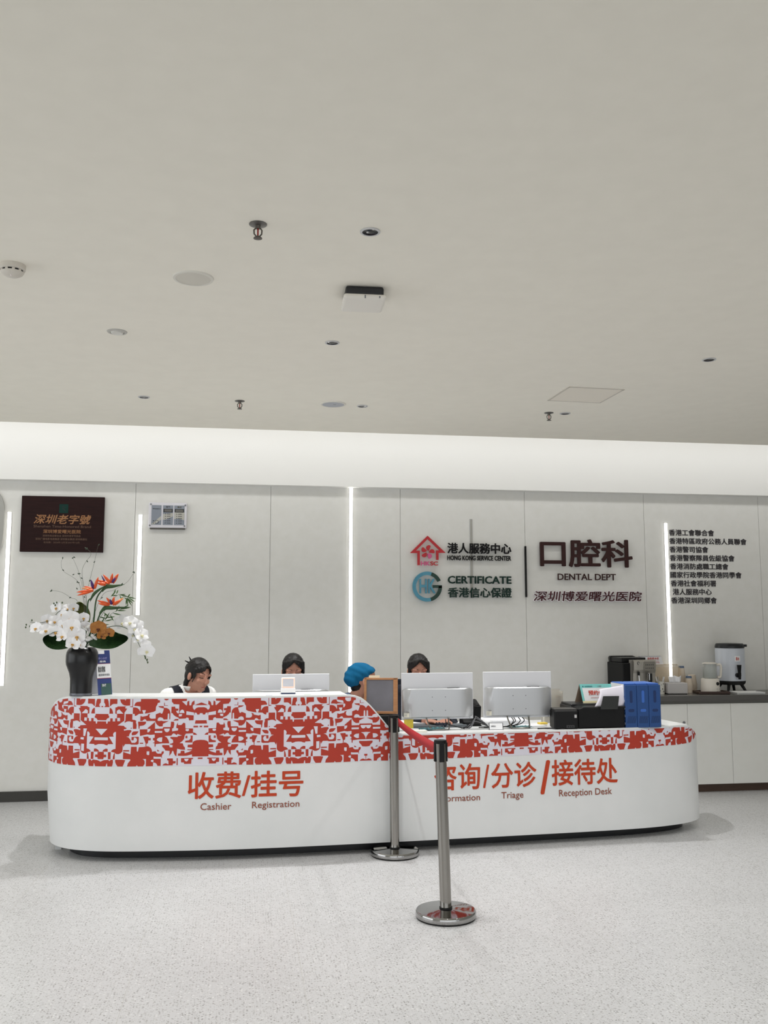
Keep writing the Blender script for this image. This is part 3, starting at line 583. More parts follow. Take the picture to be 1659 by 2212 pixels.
# desk lettering, laid on the curved front
def desk_text(s, u0, u1, z0, z1, mat, bold=.012, spacing=1.0):
    vs, fs = text_geo(s, bold, 0, 0, spacing); p = fit(vs, u0, u1, z0, z1)
    mb = MB(); mb._add([surf(a, b, .002+.006*c)-DO for a, b, c in p], fs); mb.build('lettering', mat, DESK, fix=False)
desk_text('收费/挂号', -.321, .432, .394, .566, LETRED, .017)
desk_text('Cashier', -.237, -.038, .323, .367, BROWNRED, .006); desk_text('Registration', .096, .407, .314, .368, BROWNRED, .006)
desk_text('咨询', 1.331, 1.660, .392, .570, LETRED, .017); desk_text('/', 1.680, 1.726, .400, .557, LETRED, .017); desk_text('分诊', 1.739, 2.074, .394, .567, LETRED, .017)
desk_text('/', 2.100, 2.178, .340, .573, LETRED, .03); desk_text('接待处', 2.187, 2.694, .394, .573, LETRED, .017)
desk_text('Information', 1.352, 1.657, .319, .362, BROWNRED, .006); desk_text('Triage', 1.812, 1.974, .310, .367, BROWNRED, .006); desk_text('Reception Desk', 2.240, 2.645, .306, .366, BROWNRED, .006)
# ------------------------------------------------------------------ stanchions and belt
def stanchion(x, y, tilt, label):
    r = empty('queue_post', (x, y, 0), label, 'stanchion', group='steel queue posts')
    r.rotation_euler = (0, 0, 0)
    mb = MB(); mb.lathe([(0, 0), (.154, 0), (.156, .006), (.150, .010), (0, .010)], n=48, close=False); mb.build('rubber_ring', SOFTBLACK, r, smooth=True)
    mb = MB(); mb.lathe([(.158, .008), (.160, .012), (.160, .034), (.155, .040), (.05, .046), (.034, .047), (0, .047)], n=64, close=False); mb.build('base', CHROME, r, smooth=True)
    dx = tilt*.85
    mb = MB(); mb.cyl((0, 0, .045), (dx, 0, .898), .0305, n=40); mb.build('pole', STEEL, r, smooth=True)
    mb = MB(); mb.cyl((0, 0, .046), (tilt*.01, 0, .054), .034, n=32); mb.build('collar', SOFTBLACK, r, smooth=True)
    mb = MB(); mb.lathe([(0, .897), (.034, .897), (.035, .905), (.033, .914), (0, .915)], (dx, 0, 0), n=40, close=False); hd = mb.build('head_cap', BLACK, r, smooth=True)
    for a in (0, 90, 180, 270):
        R_ = RZ(a); p = R_.to_3x3() @ Vector((.031, 0, .852)); mb = MB(); mb.box((p.x+dx*.94, p.y, p.z), (.010, .026, .10), R_); mb.build('belt_slot', BLACK, r, bevel=.002)
    return r
stanchion(1.098, 4.985, -.028, 'nearer steel queue post with mirror base in front of the desk')
stanchion(1.043, 6.300, -.006, 'farther steel queue post touching the desk front')
mb = MB(); A = Vector((1.062, 6.262, .872)); B = Vector((1.072, 5.020, .862)); rows = []
for i in range(25):
    t = i/24; p = A.lerp(B, t); p.z -= .055*4*t*(1-t)*.25; tw = .003*math.sin(7*t)
    rows.append([p+Vector((.001+tw, 0, -.026)), p+Vector((.001-tw, 0, .026))])
mb.grid(rows); o = mb.build('belt', M('red webbing', (178, 38, 44), .7, bump=(900, .3)), smooth=True, fix=False); sm = o.modifiers.new('thickness', 'SOLIDIFY'); sm.thickness = .002
tag(o, 'red webbing belt stretched between the two steel queue posts', 'belt')
# ------------------------------------------------------------------ tea counter on the right
CT = .868
mb = MB(); mb.box2((3.42, 8.05, CT-.052), (7.2, YW-.002, CT)); tag(mb.build('worktop', M('dark grey quartz', (92, 90, 88), .22), bevel=.004), 'long dark grey worktop of the tea counter on the right', 'worktop')
CABW = mottled('white cabinet door', (236, 236, 231), (239, 239, 235), 10, .45)
for k, (a, b) in enumerate(((3.42, 3.6155), (3.6155, 4.4655), (4.4655, 5.3155), (5.3155, 6.1655), (6.1655, 7.0155))):
    lb = ('narrow white end cabinet of the tea counter behind the blue file boxes', 'white cabinet with small round lock beside the desk end', 'white two-door cabinet at the right picture edge', 'white counter cabinet beyond the right picture edge', 'last white counter cabinet, outside the picture')[k]
    if k > 2: continue
    r = empty('base_cabinet', ((a+b)/2, 8.33, 0), lb, 'cabinet', group='white cabinets of the tea counter'); w = b-a
    mb = MB(); mb.box2((-w/2+.001, -.235, .075), (w/2-.001, .26, CT-.055)); mb.build('body', M('cabinet carcass', (126, 124, 118), .5), r)
    mb = MB(); mb.box2((-w/2, -.20, 0), (w/2, .26, .074)); mb.build('plinth', M('dark brown plinth', (84, 64, 52), .5), r)
    n = 2 if w > .5 else 1
    for j in range(n):
        x0 = -w/2+j*w/n+.0018; x1 = -w/2+(j+1)*w/n-.0018; mb = MB(); mb.box2((x0, -.255, .074), (x1, -.236, .79)); d = mb.build('door', CABW, r)
        if k == 1 and j == 0:
            mb = MB(); mb.cyl((x1-.035, -.262, .625), (x1-.035, -.254, .625), .0125, n=20); mb.build('lock', GREY, d)
# coffee machine
r = empty('coffee_machine', (3.63, 8.33, CT), 'black and silver coffee machine at the left end of the tea counter', 'coffee machine', rotz=math.radians(4))
mb = MB(); mb.box2((-.15, -.12, 0), (.15, .2, .29)); mb.build('body', BLACK, r, bevel=.008)
mb = MB(); mb.prism([(-.10, 0), (.125, 0), (.13, .335), (.10, .345), (-.13, .345), (-.14, .33)], .16, .20); mb.box2((-.13, -.05, .29), (.12, .2, .335)); mb.build('bean_hopper', M('black hopper', (14, 14, 15), .35), r, bevel=.006)
mb = MB(); rows = []
for z, d in ((.02, -.16), (.12, -.16), (.2, -.165), (.23, -.18), (.30, -.185), (.318, -.175)):
    rows.append([Vector((x, d-.012*(1-(x/.15)**2), z)) for x in (-.078, -.05, -.02, .02, .06, .1, .15)])
mb.grid(rows); mb.box2((-.078, -.15, .0), (.15, -.1, .318)); mb.build('front_panel', M('champagne silver', (176, 172, 164), .35, .6), r)
mb = MB(); mb.box2((.02, -.1985, .225), (.13, -.196, .305)); cp = mb.build('control_panel', M('control grey', (138, 134, 126), .3, .4), r)
for i in range(5):
    for j in range(2):
        mb = MB(); mb.box((.04+.018*i, -.1995, .275-.03*j), (.008, .002, .008)); mb.build('button', DKGREY, cp)
mb = MB(); mb.tube([(-.035+.010*math.cos(t)*(1 if t < PI else .6), -.196, .29+.011*math.sin(t)*1.2) for t in [k*PI/8 for k in range(14)]], .0028, 6); mb.build('emblem', DKGREY, r)
mb = MB(); mb.cyl((-.03, -.19, .212), (-.03, -.19, .18), .010); mb.build('steam_joint', BLACK, r)
mb = MB(); mb.tube([(-.03, -.19, .185), (-.028, -.195, .13), (-.02, -.2, .09)], .006); mb.build('steam_wand', CHROME, r)
mb = MB(); mb.box2((.045, -.235, .13), (.09, -.19, .205)); mb.build('spout', CHROME, r, bevel=.01)
mb = MB(); mb.box2((.056, -.238, .12), (.079, -.20, .20)); mb.build('nozzle', SOFTBLACK, r, bevel=.004)
mb = MB(); mb.box2((-.07, -.25, 0), (.14, -.15, .05)); mb.build('drip_tray', BLACK, r, bevel=.004)
# clear box, sign tent
r = empty('acrylic_box', (3.98, 8.46, CT), 'large clear acrylic box with amber tint behind the straw cup', 'box')
ACR = M('amber acrylic', (226, 208, 180), .06, alpha=.24)
mb = MB(); mb.box2((-.16, -.08, 0), (.155, -.075, .24)); mb.build('front', ACR, r)
mb = MB(); mb.box2((-.16, .075, 0), (.155, .08, .262)); mb.build('back', ACR, r)
mb = MB(); mb.box2((-.165, -.08, 0), (-.16, .08, .262)); mb.build('side', ACR, r)
mb = MB(); mb.prism([(-.08, 0), (.08, 0), (.08, .262), (-.02, .262), (-.06, .24), (-.08, .19)], .155, .16, 'yz'); mb.build('side', ACR, r)
mb = MB(); mb.box2((-.165, -.02, .258), (.16, .08, .263)); mb.build('lid', M('acrylic lid', (214, 200, 176), .1, alpha=.5), r)
for k in range(9):
    x, y = -.1+.03*(k % 7), -.02+.04*(k//7); mb = MB(); mb.ell((x, y, .035+.012*(k % 3)), (.022, .016, .03), 10, 6, RY(30*k)); mb.build('sachet', M('clear sachet', (196, 190, 178), .2), r)
r = empty('sign_tent', (3.88, 8.46, CT+.263), 'small white sign tent with red lettering on the acrylic box', 'sign')
mb = MB(); mb.prism([(-.12, 0), (.12, 0), (.095, .078), (-.11, .078)], -.02, -.015); mb.build('front_leaf', PAPER, r)
mb = MB(); mb.prism([(-.11, .078), (.095, .078), (.12, 0), (-.12, 0)], .03, .034); mb.build('back_leaf', PAPER, r)
mb = MB(); mb.box2((-.11, -.02, .074), (.095, .034, .079)); mb.build('ridge', PAPER, r)
SR = M('sign red', (196, 74, 62), .6)
flat_text('自助茶水区', (-.04, .075, .046, .067), -.0212, 'lettering', SR, r, .03); flat_text('请勿浪费', (.02, .075, .028, .033), -.0212, 'lettering', SR, r, .02); flat_text('饮水机', (.03, .08, .012, .02), -.0212, 'lettering', SR, r, .03)
# straw cup
r = empty('straw_cup', (3.872, 8.26, CT), 'white patterned cup full of stirring sticks', 'cup')
mb = MB(); mb.lathe([(.0, 0), (.039, 0), (.041, .115), (.038, .115), (.036, .005), (.0, .005)], n=28, close=False); cupm = mb.build('cup', M('cup ivory', (226, 224, 214), .5), r, smooth=True)
for k in range(9):
    a = -1.5+random.uniform(-1.2, 1.2); z = random.uniform(.02, .1); mb = MB(); p = Vector((.0415*math.cos(a), .0415*math.sin(a), z)); mb.ell(p, (.004, .004, .003+.002*(k % 3)), 8, 6); mb.build('print_mark', DKGREY, cupm)
for k in range(6):
    a = random.uniform(0, 2*PI); mb = MB(); q = Vector((math.cos(a), math.sin(a)*.5, 0)); mb.box(q*.03+Vector((0, 0, .105)), (.011, .003, .11), RY(18*math.cos(a)) @ RZ(20*k)); tag(mb.build('stirring_stick', PAPER, loc=(3.872, 8.26, CT)), 'paper stirring stick standing in the patterned straw cup', 'stick', 'sticks in the straw cup')
# tissue box
r = empty('tissue_box', (4.025, 8.26, CT), 'grey tissue box with a white tissue pulled up', 'tissue box', rotz=math.radians(-6))
mb = MB(); mb.box((0, 0, .054), (.19, .12, .1)); mb.build('box', M('grey linen box', (196, 193, 192), .8, bump=(400, .2)), r, bevel=.008)
mb = MB(); mb.box((0, 0, .003), (.175, .105, .006)); mb.build('foot', SOFTBLACK, r)
mb = MB(); rows = []
for j in range(6):
    t = j/5; rows.append([Vector((-.055+.11*i/12*(1+.12*t)-.006*t, .012*math.sin(i*1.1+t), .104+.058*t-.006*math.sin(i*.9)*t)) for i in range(13)])
mb.grid(rows); o = mb.build('tissue', PAPER, r, smooth=True, fix=False); o.modifiers.new('t', 'SOLIDIFY').thickness = .001
# paper cup stacks
def cup_stack(x, y, n, label, band, h=.095, r0=.036):
    r = empty('cup_stack', (x, y, CT), label, 'cup stack', group='upturned paper cup stacks')
    for k in range(n):
        z = .03*k; mb = MB(); mb.lathe([(r0, z), (r0+.001, z+.004), (r0*.72, z+h), (r0*.70, z+h-.002), (.0, z+h-.008)], n=24, close=False); c = mb.build('cup', M('paper cup cream', (222, 208, 190), .6), r, smooth=True)
        if k == n-1 and band:
            mb = MB(); mb.lathe([(r0*.79, z+h*.80), (r0*.745, z+h*.97), (r0*.74, z+h*1.003), (r0*.0, z+h*1.003)], n=24, close=False); mb.build('blue_band', M('cup blue', (98, 116, 142), .5), c, smooth=True)
cup_stack(4.192, 8.47, 6, 'tallest stack of cream paper cups by the light strip', True)
cup_stack(4.215, 8.37, 3, 'short stack of cream paper cups with blue bottom, before the tall stack', True)
cup_stack(4.315, 8.50, 3, 'wide pale cup stack behind the glass kettle', False, .10, .045)
# milk warmer with glass jug on a wooden tray
r = empty('wooden_tray', (4.37, 8.24, CT), 'dark wooden tray under the glass kettle', 'tray', rotz=math.radians(-8))
mb = MB(); mb.box((0, 0, .006), (.27, .17, .012)); mb.build('base', M('dark walnut', (66, 46, 38), .4), r, bevel=.004)
mb = MB()
for (cx, cy, sx, sy) in ((0, -.085, .29, .012), (0, .085, .29, .012), (-.14, 0, .012, .18), (.14, 0, .012, .18)): mb.box((cx, cy, .013), (sx, sy, .024))
mb.build('rim', M('dark walnut', (66, 46, 38)), r, bevel=.004)
r = empty('glass_kettle', (4.365, 8.245, CT+.0125), 'glass jug kettle on white heating base, on the wooden tray', 'kettle')
KW = M('kettle white', (226, 220, 210), .35)
mb = MB(); mb.lathe([(.0, 0), (.086, 0), (.088, .01), (.080, .12), (.074, .127), (.0, .127)], n=40, close=False); bs = mb.build('heating_base', KW, r, smooth=True)
mb = MB(); mb.cyl((.033, -.083, .082), (.031, -.072, .083), .0155, n=24); mb.build('dial', SOFTBLACK, bs)
for k, (dx, dz) in enumerate(((.022, .035), (.046, .035), (.022, .014), (.046, .014))):
    mb = MB(); mb.box((dx+.0, -.0845, dz+.0), (.004, .006, .006)); mb.build('button', GREY, bs)
mb = MB(); mb.lathe([(.058, .128), (.064, .14), (.064, .22), (.060, .262), (.057, .262), (.061, .22), (.061, .14), (.055, .131)], n=40, close=False); mb.build('glass_jug', M('kettle glass', (206, 210, 206), .03, alpha=.38), r, smooth=True)
mb = MB(); mb.lathe([(.0, .132), (.0605, .14), (.0605, .175), (.0, .175)], n=32, close=False); mb.build('water', M('kettle water', (188, 196, 192), .03, alpha=.5), r, smooth=True)
mb = MB(); mb.lathe([(.0, .262), (.067, .262), (.068, .268), (.045, .276), (.0, .277)], n=32, close=False); mb.build('lid', KW, r, smooth=True)
mb = MB(); mb.tube(catmull([(.058, -.02, .25), (.09, -.028, .255), (.098, -.03, .225), (.094, -.028, .16), (.085, -.026, .138), (.064, -.02, .14)], 8), .0115, 10); mb.build('handle', KW, r, smooth=True)
# tea urn
r = empty('tea_urn', (4.66, 8.40, CT), 'white insulated tea urn with black lid, tap and legs', 'tea urn')
UW = M('urn white', (200, 205, 214), .3)
mb = MB(); mb.lathe([(.128, .105), (.133, .11), (.135, .40), (.131, .418), (.0, .418), (.0, .105)], n=56, close=False); ub = mb.build('body', UW, r, smooth=True)
mb = MB(); mb.lathe([(.0, .416), (.134, .416), (.136, .424), (.132, .448), (.122, .460), (.06, .464), (.0, .464)], n=56, close=False); mb.box((.118, -.065, .44), (.034, .03, .022)); mb.build('lid', M('urn lid', (24, 26, 30), .3), r, smooth=True)
mb = MB(); mb.lathe([(.0, .072), (.118, .072), (.132, .088), (.134, .108), (.0, .108)], n=48, close=False); mb.build('base_ring', SOFTBLACK, r, smooth=True)
for a in (-130, -50, 50, 130):
    c, s = math.cos(math.radians(a)), math.sin(math.radians(a)); mb = MB(); mb.tube([(c*.09, s*.09, .09), (c*.115, s*.115, .05), (c*.145, s*.145, .0)], .017, 8, .012); mb.build('leg', SOFTBLACK, r)
mb = MB(); mb.cyl((-.005, -.12, .165), (-.005, -.165, .165), .022); mb.cyl((-.005, -.172, .19), (-.005, -.172, .128), .016, .012); mb.build('tap', BLACK, r, smooth=True)
mb = MB(); mb.cyl((-.005, -.172, .185), (-.007, -.175, .262), .013, .021); mb.build('tap_lever', BLACK, r, smooth=True)
def urn_pt(a, z, off=.001): rr = .135+off; return Vector((rr*math.sin(a), -rr*math.cos(a), z))
mb = MB(); mb.grid([[urn_pt(-.20+.046*i, z, .0015) for i in range(10)] for z in (.293, .344)]); lbm = mb.build('label', PAPER, r, fix=False)
vs, fs = text_geo('茶水', .03); p = fit(vs, -.12, .14, .302, .335); mb = MB(); mb._add([urn_pt(a, b, .0022+.006*c) for a, b, c in p], fs); mb.build('lettering', SR, lbm, fix=False)
r = empty('white_tray', (4.70, 8.19, CT), 'shallow white tray in front of the tea urn', 'tray', rotz=math.radians(-5))
mb = MB(); mb.box((0, 0, .002), (.25, .17, .004)); mb.build('base', PWHITE, r)
mb = MB()
for (cx, cy, sx, sy, R_) in ((0, -.087, .265, .008, RX(25)), (0, .087, .265, .008, RX(-25)), (-.128, 0, .008, .18, RY(-25)), (.128, 0, .008, .18, RY(25))): mb.box((cx, cy, .009), (sx, sy, .018), R_)
mb.build('rim', PWHITE, r)
# ------------------------------------------------------------------ things on the desk
LOW, HIGH = .7765, 1.0525
def monitor(x, y, w, ztop, zbase, label, h=.327):
    r = empty('monitor', (x, y, zbase), label, 'monitor', group='white monitors seen from behind'); zt = ztop-zbase; zb = zt-h
    mb = MB(); mb.box2((-w/2, 0, zb), (w/2, .012, zt)); mb.build('screen_panel', M('monitor white', (226, 227, 232), .3), r, bevel=.003)
    mb = MB(); rows = []
    z0, z1 = zb+.014, zb+.218; N = 22
    for i in range(N+1):
        t = -1+2*i/N; x_ = t*(w/2-.004); d = .034*(1-abs(t)**7)+.001; rr = .012*max(0, (abs(t)-.93)/.07)**2
        rows.append([Vector((x_, -.0005, z0+rr)), Vector((x_, -d*.8, z0+rr)), Vector((x_, -d, z0+.006+rr)), Vector((x_, -d-.002, (z0+z1)/2)), Vector((x_, -d, z1-.006-rr)), Vector((x_, -d*.8, z1-rr)), Vector((x_, -.0005, z1-rr))])
    mb.grid(rows); mb.poly(rows[0]); mb.poly(rows[-1]); mb.build('rear_shell', M('brushed silver shell', (190, 191, 193), .3, .55), r, smooth=True)
    mb = MB(); mb.box2((.07, -.02, z1), (.16, -.001, z1+.003)); mb.build('vent', DKGREY, r)
    for dx in (-.045, .05):
        for dz in (.06, .155):
            mb = MB(); mb.cyl((dx, -.0375, z0+dz-.01), (dx, -.034, z0+dz-.01), .0028, n=10); mb.build('screw', BLACK, r)
    mb = MB(); mb.box2((-w/2+.012, -.037, z0+.006), (-w/2+.05, -.034, z0+.036)); lb_ = mb.build('rating_label', M('label cream', (224, 220, 206), .6), r)
    for k in range(4):
        mb = MB(); mb.box2((-w/2+.015, -.0375, z0+.030-.006*k), (-w/2+(.042 if k == 0 else .034), -.0368, z0+.0318-.006*k)); mb.build('print_line', GREY, lb_)
    mb = MB(); mb.cyl((w/2-.025, -.001, zb+.006), (w/2-.025, .001, zb+.006), .0025, n=8); mb.build('power_led', BLACK, r)
    mb = MB(); mb.tube(catmull([(-.085, -.01, z0+.01), (-.082, -.02, .07), (-.062, -.045, .012), (-.04, -.06, .006), (.05, -.06, .006), (.075, -.035, .008), (.078, -.01, .07), (.08, -.008, z0+.01)], 8), .0052, 8); mb.build('wire_stand', STEEL, r, smooth=True)
    return r
monitor(1.408, 6.62, .525, 1.176, LOW, 'white and silver monitor nearer the wooden frame, facing the woman in dark clothes')
monitor(2.003, 6.62, .512, 1.179, LOW, 'white and silver monitor next to the black printers')
monitor(.374, 6.86, .556, 1.163, LOW, 'white monitor behind the high counter, square display in front of it', .33)
# cables
CAB = M('black cable', (20, 20, 21), .5); CABG = M('grey cable', (120, 120, 124), .5)
def cable(pts, label, mat=CAB, rad=.0032):
    p = catmull(pts, 8); o0 = p[0].copy(); mb = MB(); mb.tube([q-o0 for q in p], rad, 6); tag(mb.build('cable', mat, loc=o0, smooth=True), label, 'cable', 'cables under the monitors')
for k, (x0, x1, dx) in enumerate(((1.95, 1.88, .02), (2.0, 1.84, .05), (2.03, 1.80, .07), (1.965, 1.99, -.03))):
    cable([(x0, 6.60, .855), (x0+.01, 6.59, .83), ((x0+x1)/2+dx, 6.60, .80), (x1, 6.63, .782), (x1-.08, 6.66, .781)], ('leftmost black cable hanging from the printer-side monitor', 'second black cable curving from the printer-side monitor', 'black cable with the widest curve under the printer-side monitor', 'black cable crossing the others under the printer-side monitor')[k])
for k in range(5):
    z = .815+.012*k; cable([(1.58+.01*k, 6.62, .782), (1.60+.012*k, 6.60, .79), (1.64+.01*k, 6.60, z-.01), (1.69, 6.62, z), (1.76, 6.65, .80+.004*k), (1.80, 6.68, .781)], 'looped cable between the two desk monitors, %s' % ('lowest', 'second from below', 'middle', 'second from the top', 'topmost')[k], CABG if k in (1, 3, 4) else CAB)
cable([(1.46, 6.60, .85), (1.47, 6.59, .82), (1.53, 6.58, .80), (1.60, 6.60, .782)], 'black cable hanging from the monitor by the wooden frame')
cable([(2.12, 6.53, .7815), (2.16, 6.51, .784), (2.20, 6.52, .7815), (2.24, 6.50, .784), (2.30, 6.47, .7815)], 'black cable lying along the desk edge before the label printer', CAB, .005)
# papers and small things
def slab_thing(name, c, d, mat, label, cat, rz=0., bevel=0., group=None):
    mb = MB(); mb.box((0, 0, d[2]/2), d); return tag(mb.build(name, mat, loc=c, rotz=math.radians(rz), bevel=bevel), label, cat, group)
slab_thing('paper_stack', (1.30, 6.97, LOW), (.34, .25, .022), PAPER, 'white paper stack behind the yellow note', 'paper', 4)
slab_thing('keyboard', (1.45, 6.78, LOW), (.40, .12, .016), M('keyboard grey', (98, 104, 108), .5), 'grey keyboard under the hands of the woman in dark clothes', 'keyboard', 2)
slab_thing('paper_stack', (1.93, 6.92, LOW), (.42, .25, .034), PAPER, 'white paper stack under the printer-side monitor', 'paper', -3)
slab_thing('paper_sheet', (2.13, 6.75, LOW), (.20, .16, .006), PAPER, 'loose white sheets beside the label printer', 'paper', 12)
slab_thing('note_pad', (2.24, 6.78, LOW+.0065), (.06, .05, .012), M('yellow pad', (236, 206, 88), .7), 'small yellow pad half hidden behind the label printer', 'note pad', 10)
slab_thing('paper_box', (1.245, 6.475, LOW), (.10, .07, .014), M('off white card', (226, 224, 214), .7), 'small off-white box at the desk edge below the yellow note', 'box', 5)
for k, (x, w, lb) in enumerate(((1.36, .19, 'teal wrapper lying under the monitor by the wooden frame'), (2.02, .16, 'teal wrapper lying under the printer-side monitor'))):
    mb = MB(); rows = []
    for j in range(7): rows.append([Vector((-w/2+w*i/12, -.05+.1*j/6, .004+.010*abs(math.sin(i*1.7+j*1.1+k)))) for i in range(13)])
    mb.grid(rows); o = mb.build('plastic_wrapper', M('teal film', (84, 140, 148), .3), loc=(x, 6.60+.02*k, LOW), rotz=.15, fix=False); o.modifiers.new('t', 'SOLIDIFY').thickness = .001; tag(o, lb, 'wrapper', 'teal wrappers on the desk')
mb = MB(); mb.grid([[Vector((-.034+.068*i/6, -.004*math.sin(i*.6+j*.4), -.062*j/5)) for i in range(7)] for j in range(6)]); o = mb.build('sticky_note', mottled('yellow note', (228, 200, 60), (214, 190, 84), 60, .7), loc=(1.196, 6.612, .85), fix=False); o.modifiers.new('t', 'SOLIDIFY').thickness = .0008
tag(o, 'yellow sticky note hanging from the monitor edge', 'sticky note')
r = empty('card_stand', (1.815, 6.535, LOW), 'small clear stand holding a white printed card at the desk edge', 'card stand', rotz=math.radians(-6))
mb = MB(); mb.box((0, .004, .024), (.104, .003, .05), RX(-14)); mb.box((0, .012, .001), (.104, .035, .002)); mb.build('holder', M('smoky acrylic', (120, 120, 124), .1, alpha=.7), r)
mb = MB(); mb.box((0, .0005, .024), (.092, .0015, .044), RX(-14)); cdm = mb.build('card', PAPER, r)
o = flat_text('温馨提示', (-.038, -.002, -.004, .006), 0, 'lettering', GREY, cdm, .03); o.location = (0, -.0022, .024); o.rotation_euler = (math.radians(-14), 0, 0)
r = empty('desk_phone', (1.705, 6.84, LOW), 'black desk telephone standing between the two monitors', 'telephone')
mb = MB(); mb.prism([(-.07, 0), (.07, 0), (.07, .10), (-.03, .05), (-.07, .03)], -.07, .07, 'yz'); mb.build('base', BLACK, r, bevel=.006)
mb = MB(); mb.box((.045, .02, .10), (.05, .13, .11), RX(10)); mb.cap((.045, -.02, .14), (.045, .06, .165), .022, .022); mb.build('handset', BLACK, r, bevel=.006)
mb = MB(); mb.ell((0, 0, .028), (.032, .05, .028), 20, 12); mb.ell((0, 0, .012), (.033, .051, .012), 20, 8); tag(mb.build('computer_mouse', PWHITE, loc=(1.80, 6.74, LOW+.0005), rotz=.5, smooth=True), 'white rounded mouse next to the black telephone', 'mouse')
r = empty('leaflet_holder', (2.372, 6.93, LOW), 'clear leaflet holder with brown leaflets behind the label printer', 'leaflet holder', rotz=math.radians(8))
mb = MB(); mb.box2((-.085, -.03, 0), (.075, -.027, .22)); mb.box2((-.085, .027, 0), (.075, .03, .25)); mb.box2((.072, -.03, 0), (.075, .03, .235)); mb.box2((-.085, -.03, 0), (.075, .03, .003)); mb.build('holder', M('clear holder', (214, 210, 200), .05, alpha=.45), r)
mb = MB(); mb.box2((.03, -.02, .004), (.062, .02, .20)); mb.build('leaflets', M('brown leaflets', (150, 118, 88), .7), r)
mb = MB(); mb.box2((-.075, -.02, .004), (.025, .02, .19)); mb.build('leaflets', M('pale leaflets', (206, 202, 192), .7), r)
# label printer, ink printer
r = empty('label_printer', (2.325, 6.55, LOW), 'small black label printer with a square white sticker', 'printer', rotz=math.radians(-6))
mb = MB(); mb.box((.0, .0, .068), (.175, .16, .134)); mb.build('body', BLACK, r, bevel=.014)
mb = MB(); mb.box((.0, .01, .138), (.165, .13, .010)); mb.build('lid', M('printer lid grey', (66, 64, 62), .5), r, bevel=.004)
mb = MB(); mb.box2((.058, -.0815, .082), (.074, -.079, .104)); mb.build('sticker', M('sticker grey', (196, 196, 196), .6), r)
mb = MB(); mb.box2((.0, -.0825, .012), (.056, -.079, .03)); pt = mb.build('port_panel', DKGREY, r)
for k in range(3):
    mb = MB(); mb.box((.012+.016*k, -.083, .02), (.010, .003, .009)); mb.build('socket', SOFTBLACK, pt)
r = empty('ink_printer', (2.615, 6.66, LOW), 'large black printer with paper feed standing before the desk front edge', 'printer', rotz=math.radians(0))
mb = MB(); mb.prism([(-.20, 0), (.15, 0), (.155, .02), (.155, .152), (-.16, .154), (-.20, .14)], -.16, .17); mb.build('body', BLACK, r, bevel=.012)
mb = MB(); mb.prism([(-.21, .02), (-.165, .0), (-.165, .15), (-.185, .156), (-.21, .145)], -.02, .2); mb.box2((-.2, -.02, .148), (.15, .2, .163)); mb.build('scanner_lid', M('printer lid black', (28, 28, 30), .35), r, bevel=.006)
mb = MB(); mb.box2((-.195, -.05, .115), (-.165, -.02, .138)); mb.build('sticker', LTGREY, r)
mb = MB(); mb.box((.06, -.145, .150), (.22, .03, .010)); mb.build('paper_slot', SOFTBLACK, r, bevel=.003)
mb = MB(); Rm = RX(-20); mb.prism([(-.075, 0), (.055, 0), (.078, .095), (-.042, .095)], -.004, .004); o = mb.build('paper_support', M('support black', (40, 42, 42), .4), r); o.location = (.04, -.172, .135); o.rotation_euler = (math.radians(-14), 0, 0)
mb = MB(); rows = []
for j in range(13):
    t = j/12; rows.append([Vector((-.122+.212*i/10+.05*t+.015*math.sin(PI*t), .0+.03*t*t, .16*t-.035*t*t*(1-i/10)*1.1-.006*t*(i/10))) for i in range(11)])
mb.grid(rows); o = mb.build('paper_sheet', M('sheet white', (226, 222, 232), .8), loc=(2.668, 6.513, LOW+.153), smooth=True, fix=False); o.modifiers.new('t', 'SOLIDIFY').thickness = .0006
tag(o, 'large curved white sheet standing in the feed of the black printer', 'paper')
# tent card on the printer
r = empty('tent_card', (2.655, 6.74, LOW+.164), 'teal-edged tent card with red Chinese lettering standing on the printer', 'sign', rotz=math.radians(2))
W2 = .138
mb = MB(); mb.poly([(-W2+.012, -.035, 0), (W2, -.035, 0), (W2-.012, 0, .135), (-W2, 0, .135)]); cardf = mb.build('front_leaf', M('card teal', (128, 206, 202), .6), r, fix=False)
mb = MB(); mb.poly([(-W2-.02, .045, 0), (W2-.03, .045, 0), (W2-.012, .001, .135), (-W2, .001, .135)]); mb.build('back_leaf', M('card kraft', (150, 128, 110), .7), r, fix=False)
mb = MB()
def TC(u, z, o=.001): return (u, -.035*(1-z/.135)-o, z)
mb.poly([TC(-W2+.03, .004), TC(W2-.012, .004), TC(W2-.02, .108), TC(-W2+.018, .108)]); mb.build('white_field', PAPER, cardf, fix=False)
mb = MB(); mb.poly([TC(-W2+.012, .0, .0014), TC(W2, .0, .0014), TC(W2, .014, .0014), TC(-W2+.012, .014, .0014)]); mb.build('yellow_edge', M('card yellow', (232, 222, 178), .6), cardf, fix=False)
mb = MB(); mb.poly([TC(-W2+.02, .118), TC(-W2+.026, .124), TC(-W2+.032, .118), TC(-W2+.026, .112)]); mb.build('emblem', M('card emblem', (20, 110, 116), .5), cardf, fix=False)
for s, b_, m, bo in (('深圳博爱曙光医院', (-W2+.038, -W2+.10, .115, .123), M('card emblem', (20, 110, 116)), .02), ('预约优先', (-.075, .085, .055, .09), M('card red', (206, 70, 50), .6), .03), ('APPOINTMENT FIRST', (-.06, .06, .035, .040), SR, .01), ('心·服务', (.0, .035, .116, .124), GREY, .02)):
    vs, fs = text_geo(s, bo); p = fit(vs, *b_); mb = MB(); mb._add([TC(a, c, .0022+.006*z) for a, c, z in p], fs); mb.build('lettering', m, cardf, fix=False)
